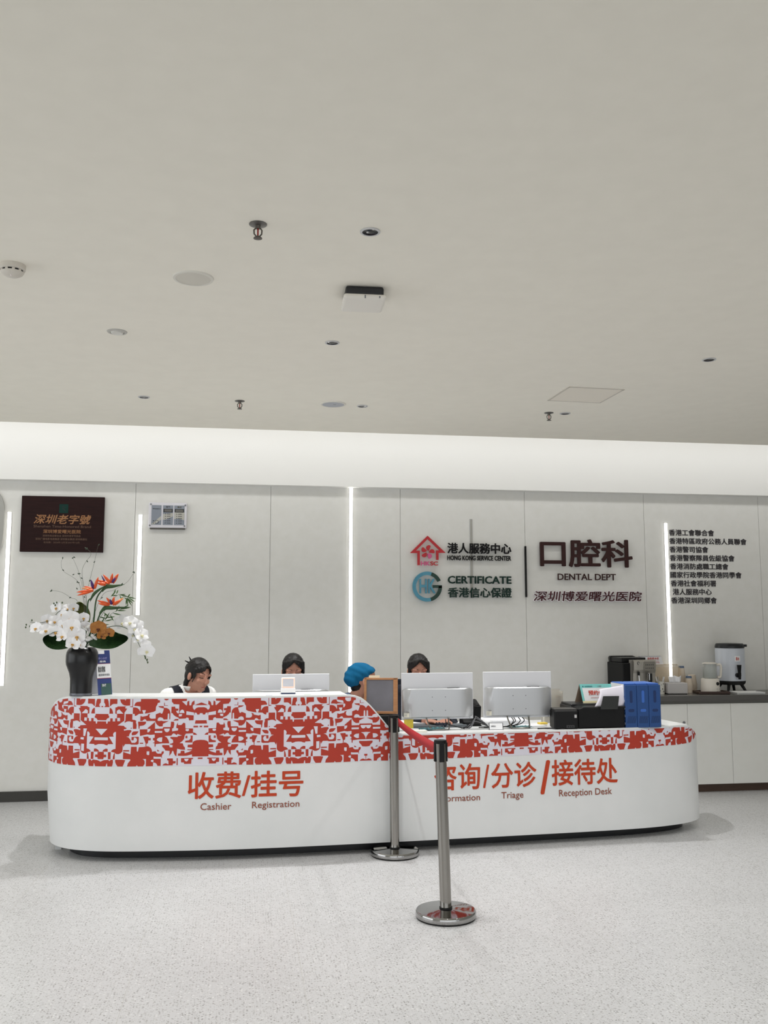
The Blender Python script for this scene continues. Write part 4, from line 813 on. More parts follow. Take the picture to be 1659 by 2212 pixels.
# three blue file boxes
BLU = M('blue file plastic', (36, 74, 132), .45); BLUL = M('light blue file plastic', (58, 106, 190), .45); BLUD = M('deep blue recess', (22, 48, 96), .5)
for k in range(3):
    r = empty('file_box', (2.818+.0915*k, 6.62, LOW), ('left blue file box with perforated side and white paper', 'middle blue file box with lighter slots, between two others', 'right blue file box at the open end of the desk')[k], 'file box', rotz=math.radians(1.0), group='blue file boxes at the desk end')
    w = .0905
    mb = MB(); mb.box2((-w/2, -.122, 0), (w/2, .13, .306)); mb.build('body', BLU, r, bevel=.005)
    mb = MB(); mb.box2((-w/2+.004, -.10, .306), (w/2-.004, .128, .316)); mb.build('lid', M('file lid', (64, 112, 196), .4), r, bevel=.003)
    mm = BLUL if k == 1 else BLUD
    def pill(cx, cz, hw, hh): 
        o = []; rr = min(hw, hh)
        for i in range(24):
            a = 2*PI*i/24; o.append((cx+math.copysign(hw-rr, math.cos(a))+rr*math.cos(a), cz+math.copysign(hh-rr, math.sin(a))+rr*math.sin(a)))
        return o
    mb = MB(); mb.prism(pill(0, .222, .0105, .044), -.1232, -.12); mb.build('finger_slot', mm, r)
    mb = MB(); mb.prism(pill(0, .123, .022, .0105), -.1232, -.12); mb.build('label_slot', mm, r)
    mb = MB()
    for i in range(9):
        for j in range(7):
            cx, cz = -.034+.0076*i+.0014*j, .036+.0072*j; mb.prism([(cx-.002, cz-.003), (cx, cz-.003), (cx+.003, cz+.003), (cx+.001, cz+.003)], -.1228, -.12)
    mb.build('vent_grid', M('vent dark', (14, 24, 46), .6), r)
    if k == 0:
        mb = MB(); mb.box2((-w/2-.0015, -.10, .23), (-w/2+.001, .128, .31)); mb.build('paper_insert', PAPER, r)
        mb = MB()
        for i in range(5):
            for j in range(8): mb.cyl((-w/2-.002, -.105+.026*i+(.013 if j % 2 else 0), .03+.027*j), (-w/2+.0005, -.105+.026*i+(.013 if j % 2 else 0), .03+.027*j), .0105, n=6)
        mb.build('perforation', M('pale holes', (150, 160, 180), .6), r)
# wooden framed board on a black box
slab_thing('document_scanner', (.985, 6.62, LOW), (.20, .16, .113), BLACK, 'black box-shaped device under the wooden framed board', 'scanner', -8, .008)
r = empty('framed_board', (.992, 6.60, .893), 'tilted wooden frame with a grey translucent sheet, by the counter slope', 'frame', rotz=math.radians(-10))
WOOD = mottled('tan wood', (168, 116, 76), (182, 130, 88), 14, .5, stretch=(1, 1, 8))
mb = MB()
for (x0, x1, z0, z1) in ((-.117, .117, 0, .018), (-.117, .117, .238, .252), (-.117, -.100, 0, .252), (.090, .122, 0, .252)): mb.box2((x0, -.012, z0), (x1, .012, z1))
o = mb.build('wooden_frame', WOOD, r, bevel=.002); o.rotation_euler = (math.radians(-9), 0, 0)
mb = MB(); mb.box2((-.101, -.005, .017), (.091, .004, .239)); o = mb.build('grey_sheet', mottled('clouded grey sheet', (104, 102, 108), (122, 120, 128), 5, .35), r); o.rotation_euler = (math.radians(-9), 0, 0)
mb = MB(); mb.box2((-.085, .016, .03), (-.008, .0175, .272)); o = mb.build('white_card', M('cream card', (228, 220, 196), .7), r); o.rotation_euler = (math.radians(-9), 0, 0)
mb = MB(); mb.box2((-.02, .02, .0), (.02, .09, .004)); mb.build('rest', WOOD, r)
# payment display
r = empty('payment_display', (.334, 6.50, HIGH), 'small white square display with glowing pink frame on the high counter', 'display')
mb = MB(); mb.box2((-.049, -.025, .004), (.049, .045, .034)); mb.build('base', PWHITE, r, bevel=.004)
mb = MB(); mb.box2((-.049, -.027, 0), (.049, .045, .0045)); mb.build('base_pad', M('display pad', (26, 48, 92), .5), r)
mb = MB(); mb.box2((-.048, 0, .03), (.048, .014, .108)); mb.build('screen_frame', PWHITE, r, bevel=.008)
mb = MB(); mb.tube([(x, -.001, z) for x, z in ((-.036, .042), (-.041, .047), (-.041, .097), (-.036, .102), (.036, .102), (.041, .097), (.041, .047), (.036, .042), (-.036, .042))], .0022, 6); mb.build('glow_frame', M('pink glow', (255, 190, 170), .4, emit=(255, 170, 140), es=.9), r)
mb = MB(); mb.box2((-.036, -.002, .046), (.036, .002, .098)); mb.build('screen', M('pale screen', (206, 208, 216), .2), r)
for k, (u, c) in enumerate(((.20, (52, 92, 150)), (.46, (86, 160, 96)))):
    slab_thing('counter_sticker', tuple(surf(u, HIGH-.0027, -.05)), (.045, .02, .0008), M('sticker ink %d' % k, c, .5), ('blue printed sticker on the high counter left of the display', 'green printed sticker on the high counter right of the display')[k], 'sticker')
# ------------------------------------------------------------------ vase, leaflet tent
r = empty('vase', (-1.046, 6.53, HIGH), 'black waisted vase holding flowers at the left end of the counter', 'vase')
mb = MB(); mb.lathe([(.0, 0), (.071, 0), (.073, .003), (.072, .018), (.0, .018)], n=40, close=False); mb.build('foot_ring', M('pewter foot', (120, 122, 128), .3, .8), r, smooth=True)
mb = MB(); mb.lathe([(.068, .017), (.071, .02), (.0715, .07), (.073, .115), (.080, .15), (.094, .185), (.102, .205), (.1045, .225), (.1045, .265), (.101, .288), (.090, .308), (.078, .318), (.070, .314), (.070, .28), (.0, .26)], n=56, close=False); mb.build('body', M('black glazed ceramic', (20, 20, 22), .28), r, smooth=True)
r = empty('leaflet_tent', (-.925, 6.60, HIGH), 'tall blue and white leaflet tent beside the black vase', 'leaflet', rotz=math.radians(42))
H_ = .295
mb = MB(); mb.poly([(-.055, -.05, 0), (.055, -.05, 0), (.055, 0, H_), (-.055, 0, H_)]); lf = mb.build('front_leaf', M('leaflet blue', (52, 66, 122), .4), r, fix=False)
mb = MB(); mb.poly([(-.055, .05, 0), (.055, .05, 0), (.055, .001, H_), (-.055, .001, H_)]); mb.build('back_leaf', PAPER, r, fix=False)
def LT(u, z, o=.001): return (u, -.05*(1-z/H_)-o, z)
for nm, (x0, x1, z0, z1), m in (('white_panel', (-.055, .055, .112, .205), PAPER), ('top_corner', (-.055, .012, .272, .295), PAPER), ('picture', (-.03, .05, 0, .075), M('leaflet green', (58, 88, 84), .5)), ('red_line', (-.055, .055, .108, .112), M('leaflet red', (150, 60, 80), .5)), ('red_line', (-.055, .055, .205, .208), M('leaflet red', (150, 60, 80)))):
    mb = MB(); mb.poly([LT(x0, z0), LT(x1, z0), LT(x1, z1), LT(x0, z1)]); mb.build(nm, m, lf, fix=False)
for s, b_, m in (('爱心诊疗', (-.04, .03, .235, .25), M('leaflet text', (150, 150, 200), .5)), ('服务', (-.03, .02, .215, .228), PAPER), ('就诊须知', (-.045, .01, .15, .19), DKGREY), ('请按顺序排队', (-.045, .045, .125, .14), GREY), ('ENT', (-.02, .01, .055, .072), PAPER)):
    vs, fs = text_geo(s, .02); p = fit(vs, *b_); mb = MB(); mb._add([LT(a, c, .002+.006*z) for a, c, z in p], fs); mb.build('lettering', m, lf, fix=False)
# ------------------------------------------------------------------ flowers in the vase (each stem is a thing)
VX, VY = -1.046, 6.53
ORI = Vector((VX, VY, HIGH+.29))
def FP(x, y, d=0.): return Vector((VX+(x-757)*5.877e-4, VY+d, 1.05+(1685-y)*5.877e-4))
STEMG = M('stem green', (52, 74, 44), .5); DKLEAF = mottled('dark leaf', (42, 70, 42), (60, 92, 52), 30, .4); OLIVE = mottled('olive leaf', (118, 130, 72), (136, 142, 84), 24, .45)
WPET = M('orchid white', (244, 244, 246), .55); GOLDC = M('orchid throat', (196, 150, 70), .5); BUDG = M('orchid bud', (70, 86, 56), .5)
def petal_rows(length, width, cup, tipw=.0, n=7, m=7):
    rows = []
    for j in range(n):
        t = j/(n-1); w = width*math.sin(PI*(.12+.83*t)) * (1 if t < .9 else .8)
        rows.append([Vector((w*(-1+2*i/(m-1)), cup*(t*t)+.12*w*((-1+2*i/(m-1))**2), length*t)) for i in range(m)])
    return rows
def orchid(parent, loc, size, yaw, pitch, roll, mat, lipm, name='orchid_flower'):
    """five petals round a lip, opening to -Y"""
    mb = MB()
    for a, l, w in ((0, .5, .22), (118, .48, .2), (-118, .48, .2), (62, .52, .36), (-62, .52, .36)):
        R = Matrix.Rotation(math.radians(a), 3, 'Y')
        mb.grid([[R @ (v*size) for v in r_] for r_ in petal_rows(l, w, -.08)])
    o = mb.build(name, mat, parent, smooth=True, fix=False); o.location = loc
    o.rotation_euler = (Matrix.Rotation(yaw, 3, 'Z') @ Matrix.Rotation(pitch, 3, 'X') @ Matrix.Rotation(roll, 3, 'Y')).to_euler()
    mb = MB(); mb.ell((0, -.05*size, -.04*size), (.07*size, .07*size, .06*size), 10, 6)
    for s in (-1, 1): mb.ell((s*.07*size, -.07*size, -.05*size), (.035*size, .05*size, .06*size), 8, 6)
    mb.ell((0, -.10*size, -.13*size), (.04*size, .06*size, .09*size), 8, 6); mb.build('lip', lipm, o, smooth=True)
    return o
def stem_thing(name, label, cat, pts, r0, r1, mat, group=None):
    r = empty(name, ORI, label, cat, group=group); mb = MB(); mb.tube([p-ORI for p in catmull(pts, 8)], r0, 8, r2=r1); mb.build('stem', mat, r, smooth=True); return r
# left orchid spray
r = stem_thing('orchid_spray', 'large white orchid spray tumbling out on the left of the vase', 'flower', [ORI, FP(720, 1000, -.02), FP(640, 760, -.02), FP(520, 720, -.05), FP(420, 820, -.06), FP(300, 860, -.06), FP(190, 850, -.05)], .0028, .0014, STEMG)
for x, y, sz, d in ((270, 920, 135, -.09), (380, 945, 140, -.10), (490, 965, 140, -.11), (570, 1010, 150, -.12), (640, 815, 180, -.09), (668, 905, 180, -.13), (722, 1010, 190, -.13), (690, 1095, 150, -.14), (760, 1100, 120, -.12), (540, 765, 120, -.06), (465, 690, 130, -.04), (375, 830, 130, -.05), (462, 845, 130, -.07), (775, 805, 120, -.06), (650, 690, 110, -.03), (585, 700, 110, -.02), (800, 905, 130, -.08), (565, 885, 130, -.09)):
    orchid(r, FP(x, y, d)-ORI, sz*6.6e-4, random.uniform(-.6, .5), random.uniform(-.35, .25), random.uniform(-.3, .3), WPET, GOLDC)
for x, y in ((208, 830), (190, 898), (150, 880), (145, 910), (455, 660), (470, 630), (530, 632), (440, 640)):
    mb = MB(); mb.ell(FP(x, y, -.05)-ORI, (.005, .005, .007), 10, 8); mb.build('bud', BUDG, r, smooth=True)
# right orchid spray
r = stem_thing('orchid_spray', 'white orchid spray drooping far out on the right of the vase', 'flower', [ORI, FP(880, 990, -.02), FP(1040, 910, -.03), FP(1180, 900, -.03), FP(1300, 960, -.04), FP(1370, 1060, -.05), FP(1430, 1180, -.05), FP(1490, 1300, -.05)], .0028, .0014, STEMG)
for x, y, sz, d in ((1195, 860, 180, .0), (1290, 860, 160, -.05), (1345, 930, 150, -.06), (1420, 1000, 170, -.07), (1320, 1000, 130, -.03), (1470, 1120, 130, -.05), (1490, 1180, 160, -.08), (1380, 1050, 110, -.05), (1440, 1190, 120, -.05), (1370, 890, 130, -.03)):
    orchid(r, FP(x, y, d)-ORI, sz*6.6e-4, random.uniform(-.2, .8), random.uniform(-.4, .3), random.uniform(-.3, .3), WPET, M('pale throat', (222, 216, 176), .5))
for x, y in ((1465, 1240), (1490, 1280), (1497, 1310), (1470, 1260)):
    mb = MB(); mb.ell(FP(x, y, -.05)-ORI, (.005, .005, .008), 10, 8); mb.build('bud', BUDG, r, smooth=True)
# amber orchid
r = stem_thing('amber_orchid', 'amber brown orchid with three blooms at the vase mouth', 'flower', [ORI, FP(880, 1060, -.08), FP(950, 960, -.115), FP(1080, 960, -.11)], .0025, .0016, STEMG)
AMB = mottled('amber petal', (150, 92, 36), (176, 118, 50), 40, .45)
for x, y, sz in ((958, 925, 180), (995, 1005, 110), (1075, 975, 120)): orchid(r, FP(x, y, -.13)-ORI, sz*6.2e-4, random.uniform(-.3, .4), 0, random.uniform(-.4, .4), AMB, M('dark throat', (90, 44, 22), .5))
# small brush of silver pebble-like petals
r = stem_thing('silver_leaf_spray', 'small glossy silver leaves at the vase mouth', 'foliage', [ORI, FP(820, 1070, -.09), FP(880, 1020, -.10)], .002, .001, STEMG)
for x, y, a in ((800, 925, 30), (840, 905, -20), (850, 1030, 15), (905, 1020, 40), (830, 1050, -10)):
    mb = MB(); mb.ell((0, 0, 0), (.028, .010, .012), 14, 8, RY(a)); o = mb.build('leaf', M('silver leaf', (210, 210, 208), .2, .6), r, smooth=True); o.location = FP(x, y, -.10)-ORI
# birds of paradise
ORG = M('orange sepal', (226, 92, 44), .5); ORG2 = M('pale orange sepal', (236, 148, 92), .5); PUR = M('purple tongue', (74, 44, 110), .5)
def bird(label, stem, spathe, fans):
    r = stem_thing('bird_of_paradise', label, 'flower', stem, .006, .0045, DKLEAF, 'bird of paradise flowers')
    p = catmull(spathe, 8); mb = MB(); rows = []
    for k, q in enumerate(p):
        t = k/(len(p)-1); w = .020*math.sin(PI*min(1, .15+.85*t))**.7*(1-.55*t)+.0006
        rows.append([q-ORI+Vector((0, math.cos(a)*w*.6, math.sin(a)*w)) for a in [2*PI*i/10 for i in range(11)]])
    mb.grid(rows); mb.build('spathe', DKLEAF, r, smooth=True)
    for (bx, by, tx, ty, w, m, d) in fans:
        a = FP(bx, by, d)-ORI; b = FP(tx, ty, d-.01)-ORI; ax = (b-a); L = ax.length; ax.normalize(); sd = Vector((-ax.z, 0, ax.x)); rows = []
        for j in range(8):
            t = j/7; ww = w*math.sin(PI*(.2+.8*t))**.8; c = a+ax*L*t+Vector((0, -.008*math.sin(PI*t), 0)); rows.append([c-sd*ww, c+Vector((0, -.005*(1-t), 0)), c+sd*ww])
        mb = MB(); mb.grid(rows); o = mb.build('sepal' if m != PUR else 'tongue', m, r, smooth=True, fix=False); o.modifiers.new('t', 'SOLIDIFY').thickness = .001
bird('left bird of paradise flower with orange sepals, lowest of the upper pair', [ORI, FP(800, 900, -.02), FP(805, 640, -.03), FP(835, 580, -.03)], [FP(832, 600, -.03), FP(860, 545, -.03), FP(910, 495, -.03), FP(1010, 425, -.03)],
     [(850, 495, 680, 512, .009, ORG, -.04), (840, 505, 690, 550, .008, ORG, -.05), (860, 470, 760, 445, .007, ORG, -.04), (870, 475, 835, 365, .010, PUR, -.04), (880, 470, 920, 335, .010, ORG, -.045), (860, 480, 735, 465, .007, ORG2, -.05), (870, 490, 790, 500, .012, ORG, -.055)])
bird('uppermost bird of paradise flower with orange sepals', [ORI, FP(860, 900, .0), FP(890, 600, .0), FP(960, 470, .0)], [FP(955, 490, -.01), FP(1000, 445, -.01), FP(1080, 440, -.01), FP(1205, 418, -.01)],
     [(1040, 410, 890, 370, .009, ORG, -.02), (1050, 405, 965, 305, .010, ORG, -.03), (1055, 405, 1072, 290, .010, ORG, -.025), (1075, 405, 1140, 295, .012, ORG, -.03), (1070, 400, 1110, 340, .009, PUR, -.035), (1000, 420, 905, 410, .012, ORG, -.03), (1000, 410, 945, 315, .005, PUR, -.02)])
bird('right bird of paradise flower, lowest, with orange sepals over bamboo', [ORI, FP(880, 960, -.04), FP(940, 780, -.04), FP(970, 710, -.04)], [FP(940, 760, -.04), FP(1000, 690, -.04), FP(1100, 690, -.04), FP(1285, 680, -.04)],
     [(1060, 650, 915, 605, .009, ORG, -.05), (1050, 655, 930, 640, .010, ORG, -.055), (1080, 650, 1015, 570, .009, ORG, -.05), (1085, 650, 1105, 560, .010, ORG, -.05), (1110, 655, 1210, 575, .010, ORG2, -.055), (1080, 650, 1060, 590, .009, PUR, -.06), (1090, 655, 1180, 600, .010, ORG, -.06)])
# pleated fan leaves
def fan_leaf(label, base, tip, half, mat, droop):
    b, t_ = base-ORI, tip-ORI; ax = t_-b; L = ax.length; ax.normalize(); sd = ax.cross(Vector((0, 1, 0))).normalized(); up = sd.cross(ax)
    r = empty('fan_leaf', ORI, label, 'leaf', group='pleated fan leaves'); mb = MB(); rows = []
    for j in range(10):
        t = j/9; row = []
        for i in range(45):
            s = -1+2*i/44; w = half*(math.sin(PI*min(.98, .06+.80*t)))**.6; zz = .006*(1 if i % 2 else -1)*t*(1-abs(s)*.4)
            row.append(b+ax*L*t*(1-.16*s*s*t)+sd*w*s+up*(zz-.06*s*s*t)+Vector((0, 0, -droop*t*t)))
        rows.append(row)
    mb.grid(rows); o = mb.build('blade', mat, r, fix=False); o.modifiers.new('t', 'SOLIDIFY').thickness = .001
    mb = MB(); mb.tube([Vector((0, 0, -.02)), b*.5, b, b+ax*L*.5+Vector((0, .002, -droop*.25))], .003, 6, .0015); mb.build('petiole', STEMG, r)
fan_leaf('dark pleated fan leaf spreading low on the left under the white orchids', FP(680, 1080, -.05), FP(345, 1010, -.08), .062, DKLEAF, .015)
fan_leaf('dark pleated fan leaf spreading low on the right above the leaflet', FP(840, 1080, -.05), FP(1275, 1000, -.07), .062, DKLEAF, .018)
fan_leaf('olive pleated fan leaf standing upright behind the white orchids', FP(770, 900, .03), FP(680, 620, .04), .060, OLIVE, .0)
# bamboo sprigs with narrow leaves
BAM = mottled('bamboo green', (50, 88, 42), (74, 108, 54), 30, .45)
def bamboo(label, pts, leaves):
    r = stem_thing('bamboo_sprig', label, 'foliage', pts, .0016, .0008, STEMG, 'bamboo sprigs')
    for (x, y, tx, ty) in leaves:
        a = FP(x, y, -.03)-ORI; b = FP(tx, ty, -.03+random.uniform(-.03, .03))-ORI; ax = b-a; sd = Vector((-ax.z, 0, ax.x)).normalized(); mb = MB()
        mb.grid([[a+ax*t-sd*.0042*math.sin(PI*(.08+.9*t)), a+ax*t+Vector((0, -.001, 0)), a+ax*t+sd*.0042*math.sin(PI*(.08+.9*t))] for t in (0, .25, .5, .75, 1)]); mb.build('leaf', BAM, r, smooth=True, fix=False)
bamboo('bamboo sprig reaching up right behind the lowest orange flower', [ORI, FP(900, 900, -.03), FP(1010, 700, -.03), FP(1140, 540, -.03), FP(1260, 560, -.03)],
       [(1090, 520, 1110, 475), (1060, 560, 1120, 500), (1130, 545, 1060, 550), (1120, 530, 1135, 480), (1150, 545, 1220, 530), (1180, 545, 1240, 560), (1230, 560, 1345, 583), (1240, 575, 1300, 670), (1250, 560, 1280, 530), (1235, 580, 1230, 660), (1260, 575, 1335, 620), (1200, 560, 1170, 600), (1240, 570, 1255, 680), (1210, 570, 1270, 610), (1245, 575, 1310, 640), (1160, 555, 1190, 590)])
bamboo('bamboo sprig at mid height right of the amber orchid', [ORI, FP(880, 1000, -.05), FP(980, 860, -.05), FP(1100, 740, -.05), FP(1240, 690, -.05)],
       [(1000, 830, 1060, 740), (1020, 800, 1120, 790), (1040, 790, 990, 740), (1060, 770, 1100, 840), (960, 870, 1010, 790), (950, 880, 1050, 880), (1090, 750, 1180, 770), (1010, 810, 940, 790), (1130, 720, 1240, 720), (1160, 715, 1270, 650), (1120, 735, 1160, 660), (970, 860, 1030, 900), (930, 900, 960, 830), (1000, 840, 1090, 820), (1180, 705, 1290, 680), (1000, 760, 1000, 790)])
# curly twigs with small leaves
TW = M('thin twig', (92, 92, 84), .6); TL = M('twig leaf', (58, 74, 56), .5)
for k, (pts, lv, lb) in enumerate((
    ([(790, 640), (760, 520), (740, 400), (725, 345)], [(727, 350), (690, 300), (765, 565), (680, 470)], 'short straight twig in the middle of the arrangement'),
    ([(770, 700), (740, 480), (690, 280), (620, 120)], [(618, 118), (635, 110), (700, 297), (632, 308)], 'twig leaning up left with two tip leaves'),
    ([(760, 700), (720, 480), (660, 365), (520, 270), (490, 180), (503, 120)], [(503, 118), (514, 258), (675, 392), (690, 400)], 'curly twig bending far to the upper left'),
    ([(700, 660), (600, 570), (500, 510), (395, 490)], [(393, 490), (600, 572), (385, 497)], 'low twig reaching out to the left'),
    ([(780, 660), (720, 300), (750, 170), (805, 90), (800, 40), (757, 5)], [(757, 8), (772, 152), (765, 5), (747, -2)], 'curly twig with hooked top in the middle'),
    ([(770, 620), (800, 400), (850, 160), (880, -10), (892, -42)], [(849, 158), (803, 378), (892, -42), (815, 375)], 'tallest twig touching the plaque corner'),
    ([(930, 580), (1080, 480), (1220, 390), (1300, 275)], [(1300, 275), (1168, 408), (1292, 270), (945, 572)], 'twig curving up to the right'))):
    r = stem_thing('curly_twig', lb, 'twig', [ORI] + [FP(x, y, .01*k-.03) for x, y in pts], .0012, .0007, TW, 'curly twigs in the vase')
    for (x, y) in lv:
        mb = MB(); mb.ell((0, 0, 0), (.0035, .003, .0075), 8, 6, RY(random.uniform(-70, 70))); o = mb.build('leaf', TL, r, smooth=True); o.location = FP(x, y, .01*k-.03)-ORI
# ------------------------------------------------------------------ people behind the desk (one continuous body each; hair, clothes, face details are parts)
SKIN = M('skin', (186, 136, 116), .55, spec=.35); HAIR = M('black hair', (20, 17, 16), .5, spec=.35); LASH = M('dark lash', (26, 18, 18), .6); BROW = M('brow', (58, 42, 38), .7); LIP = M('lip', (164, 84, 78), .45)
BLOUSE = M('white blouse', (238, 238, 236), .8); VEST = M('navy vest', (20, 22, 34), .85); SCRUB = M('blue grey scrubs', (92, 104, 130), .85); NAVYTOP = M('dark navy top', (22, 26, 40), .85); TROUSER = M('dark trousers', (26, 28, 36), .9); SHOE = M('black shoe', (18, 18, 18), .5)
def evaluated(o):
    dg = bpy.context.evaluated_depsgraph_get(); dg.update(); return bpy.data.meshes.new_from_object(o.evaluated_get(dg))
def remesh(mb, voxel, smooth=2, name='tmp'):
    o = mb.build(name, [], fix=False); m = o.modifiers.new('r', 'REMESH'); m.mode = 'VOXEL'; m.voxel_size = voxel
    if smooth: k = o.modifiers.new('s', 'SMOOTH'); k.factor = .5; k.iterations = smooth
    me = evaluated(o); old = o.data; bpy.data.objects.remove(o); bpy.data.meshes.remove(old); return me
def from_mesh(name, me, mat, parent, faces=None, push=0., solid=0.):
    bm = bmesh.new(); bm.from_mesh(me)
    if faces is not None: bmesh.ops.delete(bm, geom=[f for f in bm.faces if not faces(f.calc_center_median())], context='FACES')
    if push:
        bm.normal_update()
        for v in bm.verts: v.co += v.normal*(push(v.co) if callable(push) else push)
    m2 = bpy.data.meshes.new(name); bm.to_mesh(m2); bm.free(); m2.materials.append(mat)
    for p in m2.polygons: p.use_smooth = True
    o = bpy.data.objects.new(name, m2); COL.objects.link(o); o.parent = parent
    if solid: s = o.modifiers.new('t', 'SOLIDIFY'); s.thickness = solid; s.offset = -1
    return o
def hand(mb, wrist, fwd, side, up, s=1.0, curl=.5):
    """palm, four unequal bent fingers and a thumb leaving the side of the palm"""
    f, sd, u = fwd.normalized(), side.normalized(), up.normalized()
    c = wrist + f*.045*s
    R = Matrix((sd, f, u)).transposed().to_4x4(); mb.ell(c, (.040*s, .050*s, .0155*s), 14, 10, R)
    for k, (o_, L) in enumerate(((-.030, .062), (-.010, .072), (.010, .068), (.029, .053))):
        p = wrist + f*.082*s + sd*o_*s + u*.003; d = (f + sd*o_*2.0).normalized(); r = .0082*s
        for j, q in enumerate((.44, .32, .26)):
            a = curl*(j*.55+.15); dd = (d*math.cos(a)-u*math.sin(a)).normalized(); n = p+dd*L*q*s; mb.cap(p, n, r, r*.9, 10); p = n; r *= .9
    p = wrist + f*.025*s - sd*.034*s - u*.002; r = .0098*s
    for q, v in ((.034, -sd*.8+f*.75-u*.15), (.028, -sd*.3+f*.95-u*.3)):
        n = p+v.normalized()*q*s; mb.cap(p, n, r, r*.88, 10); p = n; r *= .88
def person(loc, yaw, label, head, hyaw, hpitch, hroll=0., lean=(0, -.05), sh_z=1.02, hands=((-.12, -.44, .80), (.12, -.44, .80)), style='uniform', hair='parted', voxel=.0048, elbow=.24):
    root = None
    mb = MB(); lx, ly = lean; neck = Vector((lx, ly, sh_z+.035)); pel = Vector((0, .02, .53))
    mb.ell(pel, (.165, .125, .11), 24, 14); ch = pel.lerp(neck, .62)
    mb.cap(pel+Vector((0, 0, .05)), pel.lerp(neck, .45), .115, .105, 20); mb.ell(ch, (.155, .105, .17), 24, 16)
    mb.ell(ch+Vector((0, -.05, .02)), (.12, .06, .08), 20, 12); mb.ell(neck+Vector((0, .01, -.07)), (.15, .075, .05), 20, 12)
    hc = Vector(head); HR = (Matrix.Rotation(hyaw, 3, 'Z') @ Matrix.Rotation(hpitch, 3, 'X') @ Matrix.Rotation(hroll, 3, 'Y'))
    HX = Matrix.Translation(hc) @ HR.to_4x4()
    def H(p): return HX @ Vector(p)
    mb.cap(neck+Vector((0, .012, -.03)), H((0, .025, -.055)), .054, .050, 18)
    for s, hd in zip((-1, 1), hands):
        sh = Vector((lx+s*.165, ly+.015, sh_z-.03)); hv = Vector(hd); el = Vector(((sh.x+hv.x)/2+s*.10, (sh.y+hv.y)/2+.09, (sh.z+hv.z)/2-elbow*.55))
        mb.cap(neck+Vector((s*.06, .01, -.04)), sh, .05, .056, 14); mb.cap(sh, el, .052, .041, 14)
        f = (hv-el).normalized(); wr = hv-f*.05; mb.cap(el, wr, .041, .026, 14)
        hand(mb, wr, Vector((f.x, f.y, min(0, f.z)*.3-.05)), Vector((-s*1, 0, 0)) if False else Vector((0, 0, 1)).cross(f)*(-s), Vector((0, 0, 1)))
        hip = pel+Vector((s*.085, -.01, -.02)); kn = Vector((s*.11, -.40, .53)); an = Vector((s*.11, -.36, .085))
        mb.cap(hip, kn, .085, .056, 16); mb.cap(kn, an, .056, .036, 16); mb.cap(an+Vector((0, .02, -.035)), an+Vector((0, -.15, -.05)), .038, .032, 12)
    E_ = lambda c, r, n=20, m=12: mb.ell(H(c), r, n, m, HR.to_4x4())
    E_((0, .018, .032), (.075, .092, .086), 28, 18); E_((0, -.026, -.03), (.0615, .064, .076), 28, 18); E_((0, -.058, -.088), (.025, .024, .022)); E_((0, -.015, -.075), (.048, .045, .035))
    for s in (-1, 1):
        E_((s*.033, -.060, -.026), (.026, .024, .026)); E_((s*.078, .006, -.012), (.010, .019, .031)); E_((s*.03, -.076, .026), (.026, .012, .010))
    mb.cap(H((0, -.083, .012)), H((0, -.103, -.026)), .0065, .0095, 10); E_((0, -.100, -.031), (.0155, .011, .0085)); E_((0, -.086, -.056), (.021, .0105, .0065)); E_((0, -.085, -.065), (.018, .010, .0065))
    me = remesh(mb, voxel, 2); me.materials.append(SKIN); me.name = 'person'
    for p in me.polygons: p.use_smooth = True
    root = bpy.data.objects.new('person', me); COL.objects.link(root); root.location = loc; root.rotation_euler = (0, 0, yaw); tag(root, label, 'person')
    # face details pressed onto the face surface
    bvh = BVHTree.FromPolygons([v.co for v in me.vertices], [tuple(p.vertices) for p in me.polygons]); INV = HX.inverted()
    def onface(x, z, lift):
        o_ = H((x, -.3, z)); d = (H((x, 0, z))-o_).normalized(); h = bvh.ray_cast(o_, d)
        return (h[0]-d*lift) if h[0] else H((x, -.1, z))
    def facetube(name, pts, r, mat): m_ = MB(); m_.tube([onface(x, z, r*.25) for x, z in pts], r, 6, r*.55); m_.build(name, mat, root, smooth=True)
    for s in (-1, 1):
        facetube('eyebrow', [(s*(.015+.008*k), .029+.0035*math.sin(k/4*PI)+.0006*k) for k in range(5)], .0026, BROW)
        facetube('eye', [(s*(.018+.0065*k), -.001+.0035*abs(k-2)/2) for k in range(5)], .0030, LASH)
    facetube('lips', [(-.017+.0085*k, -.0605-.002*abs(k-2)) for k in range(5)], .0038, LIP)
    # clothes: shells of the body itself
    below = lambda c: c.z
    def loc_h(c): return INV @ c
    nz = neck.z
    hz = [Vector(h) for h in hands]; n0 = neck+Vector((0, .005, -.03)); n1 = H((0, .02, -.05))
    def bare(c):
        if loc_h(c).length < .138: return True
        d = n1-n0; t = min(1, max(0, (c-n0).dot(d)/d.length_squared)); return (c-n0-d*t).length < .068 and c.z > nz-.05
    def cloth(c): return c.z > .50 and not bare(c) and all((c-h).length > .085 for h in hz) and not (c.z < .62 and c.y < -.16)
    main = {'uniform': BLOUSE, 'scrubs': SCRUB, 'dark': NAVYTOP}[style]
    from_mesh('blouse' if style == 'uniform' else 'shirt', me, main, root, cloth, .007)
    from_mesh('trousers', me, TROUSER, root, lambda c: .075 < c.z <= .60 and (c.y < .2) and abs(c.x) < .24 and all((c-h).length > .12 for h in hz), .006)
    from_mesh('shoes', me, SHOE, root, lambda c: c.z <= .085, .004)
